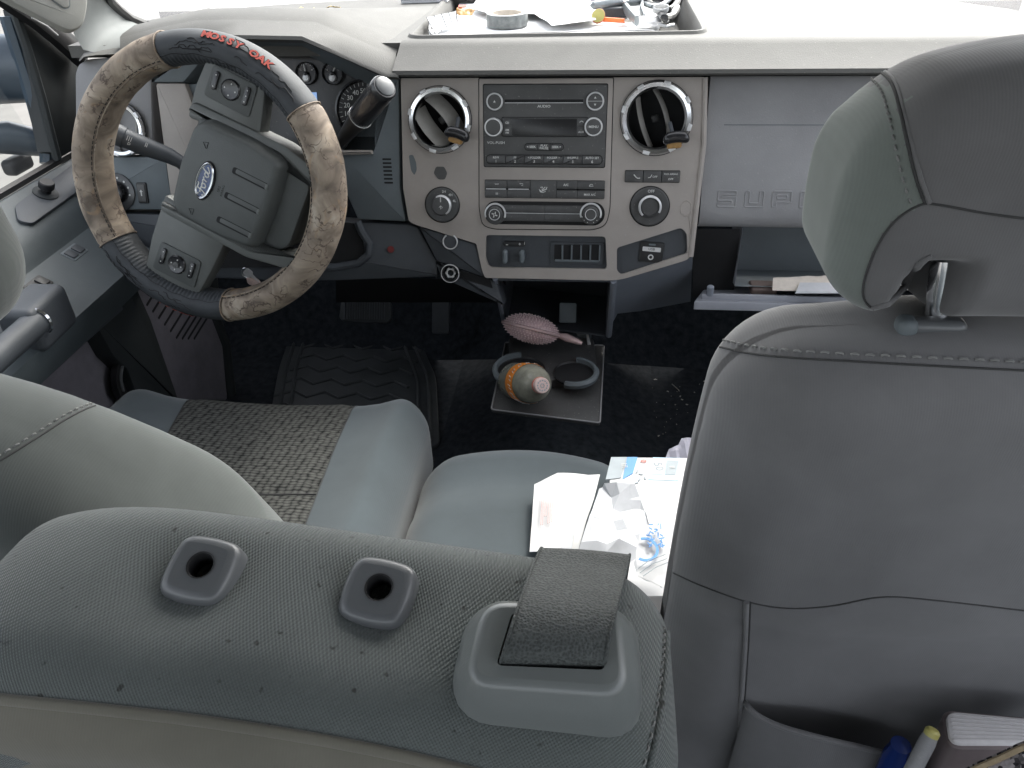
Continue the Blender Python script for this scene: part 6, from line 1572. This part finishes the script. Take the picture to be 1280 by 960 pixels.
cbx = thing('black_tool_case', zt_(765, 14), 'flat black tool case behind the orange screwdriver', 'tool case')
obj('case_body', rbox((0, 0, 0), (.030, .035, .009), .004, 4, 3, fr=Fr(hZ(766, 12, ZT-.002), (1, 0, 0), (0, 1, 0))), 'slate_dark', cbx)
mat('tool_grey', (.22, .24, .25), .35, metal=.5, mott=.15, mscale=80)
hc = thing('steel_flashlight', zt_(760, 5), 'smooth grey metal flashlight lying across the tray', 'flashlight')
a, b = hZ(738, 7, ZT+.012), hZ(800, 0, ZT+.012)
obj('flashlight_body', tube([a, a+(b-a)*.05, a+(b-a)*.3, b], [.002, .007, .010, .010], 16), 'tool_grey', hc); obj('flashlight_head', tube([b, b+(b-a)*.2], [.010, .014], 16), 'slate_dark', hc)
pl_ = thing('grey_pliers', zt_(790, 15), 'grey handled pliers lying open at the right of the dash tray', 'pliers')
c = hZ(783, 12, ZT+.006)
obj('plier_handle', tube([hZ(777, 2, ZT+.008), hZ(785, 14, ZT+.006), hZ(796, 26, ZT+.004)], [.008, .011, .009], 10, flat=.5), 'tool_grey', pl_); obj('plier_handle', tube([hZ(803, 0, ZT+.008), hZ(802, 12, ZT+.006), hZ(806, 22, ZT+.003)], [.006, .009, .006], 10, flat=.5), 'tool_grey', pl_)
obj('plier_pivot', lathe(Fr(hZ(782, 2, ZT+.016), (1, 0, 0), (0, 1, 0)), [(.006, 0), (.006, .003), (.0003, .004)], 16), 'chrome', pl_)
sp_ = thing('metal_spoon', zt_(810, 28), 'shiny curved metal scoop near the end of the woven mat', 'scoop')
a = hZ(815, 26, ZT-.002)
vs, fs = [], []
for j in range(8):
    for i in range(20):
        r_ = .026*(j/7); q_ = 2*pi*i/20; vs.append(a+V((r_*1.25*cos(q_), r_*.8*sin(q_), .010*(1-(j/7)**2)+.002*sin(3*q_)*(j/7))))
for j in range(7):
    for i in range(20): fs.append([j*20+i, j*20+(i+1) % 20, (j+1)*20+(i+1) % 20, (j+1)*20+i])
obj('scoop_bowl', (vs, fs), 'satin', sp_, sharp=80); obj('scoop_handle', tube([hZ(822, 30, ZT), hZ(832, 33, ZT-.004), hZ(842, 31, ZT-.004)], .003, 8), 'satin', sp_)
for i, (pts_, r_, nm, lb, ct, m_) in enumerate((
    (((806, -8), (812, 4), (822, 10), (836, 12), (846, 4), (850, -10)), .006, 'black_cable', 'thick black cable looped at the right end of the tray', 'cable', 'black'),
    (((822, 12), (830, 22), (840, 20), (846, 10)), .007, 'black_strap', 'short black strap folded beside the cable loop', 'strap', 'gloss_black'),
    (((800, 2), (816, 8), (828, 6), (838, -2)), .005, 'grey_wire', 'light grey wire twisted over the black cable', 'wire', 'tool_grey'))):
    o = obj(nm, tube(sm3([hZ(x, y, ZT+.004+.006*(j % 2)) for j, (x, y) in enumerate(pts_)]), r_, 8), m_); tag(o, lb, ct)
wh = thing('wire_coil', zt_(826, 12), 'small coil of white wire on the black cable', 'wire coil')
cf_ = Fr(hZ(826, 11, ZT+.018), (1, 0, 0), (0, .6, .8))
for i in range(4): obj('wire_turn', tube([cf_.w(.013*cos(R(q)), .005*sin(R(q)), -.006+.004*i) for q in range(0, 360, 20)], .0015, 5, close=True), 'paper_white', wh)
np_ = thing('folded_receipts', hZ(605, 14, ZT), 'white receipts with small print spread across the tray', 'papers')
rf = Fr((0, 0, ZT-.006), (1, 0, 0), (0, 1, 0))
obj('receipt', sheet(rf, [rf.px(x, y) for x, y in ((590, 12), (600, -5), (735, -5), (745, 28), (690, 35), (668, 20), (610, 18))], lambda u, v: .004*noise.noise(V((u*25, v*25, 3)))+.004, 1, 8), 'paper_white', np_, sharp=25)
ms = []
for i in range(46):
    x, y = er.uniform(605, 725), er.uniform(-2, 14); ms.append(slab(rf.sub(*rf.px(x, y), .0075, er.random()*.6), rrect(.004+.008*er.random(), .002, .0006), 0, .001))
obj('receipt_print', join(*ms), 'print_grey', np_, kind='stuff')
cr = thing('brown_wrapper', zt_(577, 17), 'crumpled tan and red wrapper at the left of the tray', 'wrapper')
wf_ = Fr(hZ(580, 16, ZT-.004), (1, 0, 0), (0, 1, .3))
obj('wrapper_foil', sheet(wf_, [(-.018, -.01), (.018, -.012), (.022, .010), (-.012, .018)], lambda u, v: .012*abs(noise.noise(V((u*70, v*70, 1)))), 1, 8), 'clip_tan', cr, sharp=10)
obj('wrapper_red', slab(wf_.sub(-.004, .012, .006), rrect(.016, .008, .002), 0, .002), 'cap_red', cr)
nb = thing('grey_notebook', hZ(535, 2, ZT), 'thin grey notebook lying on the dash left of the tray', 'notebook')
nf_ = Fr(hZ(535, 3, ZT+.001), (1, .04, 0), (-.04, 1, 0))
obj('notebook_block', slab(nf_, [(-.055, -.008), (.04, 0), (.05, .10), (-.04, .10)], 0, .007, .001), 'paper_grey', nb); obj('notebook_cover', slab(nf_, [(-.055, -.009), (.041, -.001), (.051, .10), (-.041, .10)], .007, .0085, .0005), 'print_grey', nb)
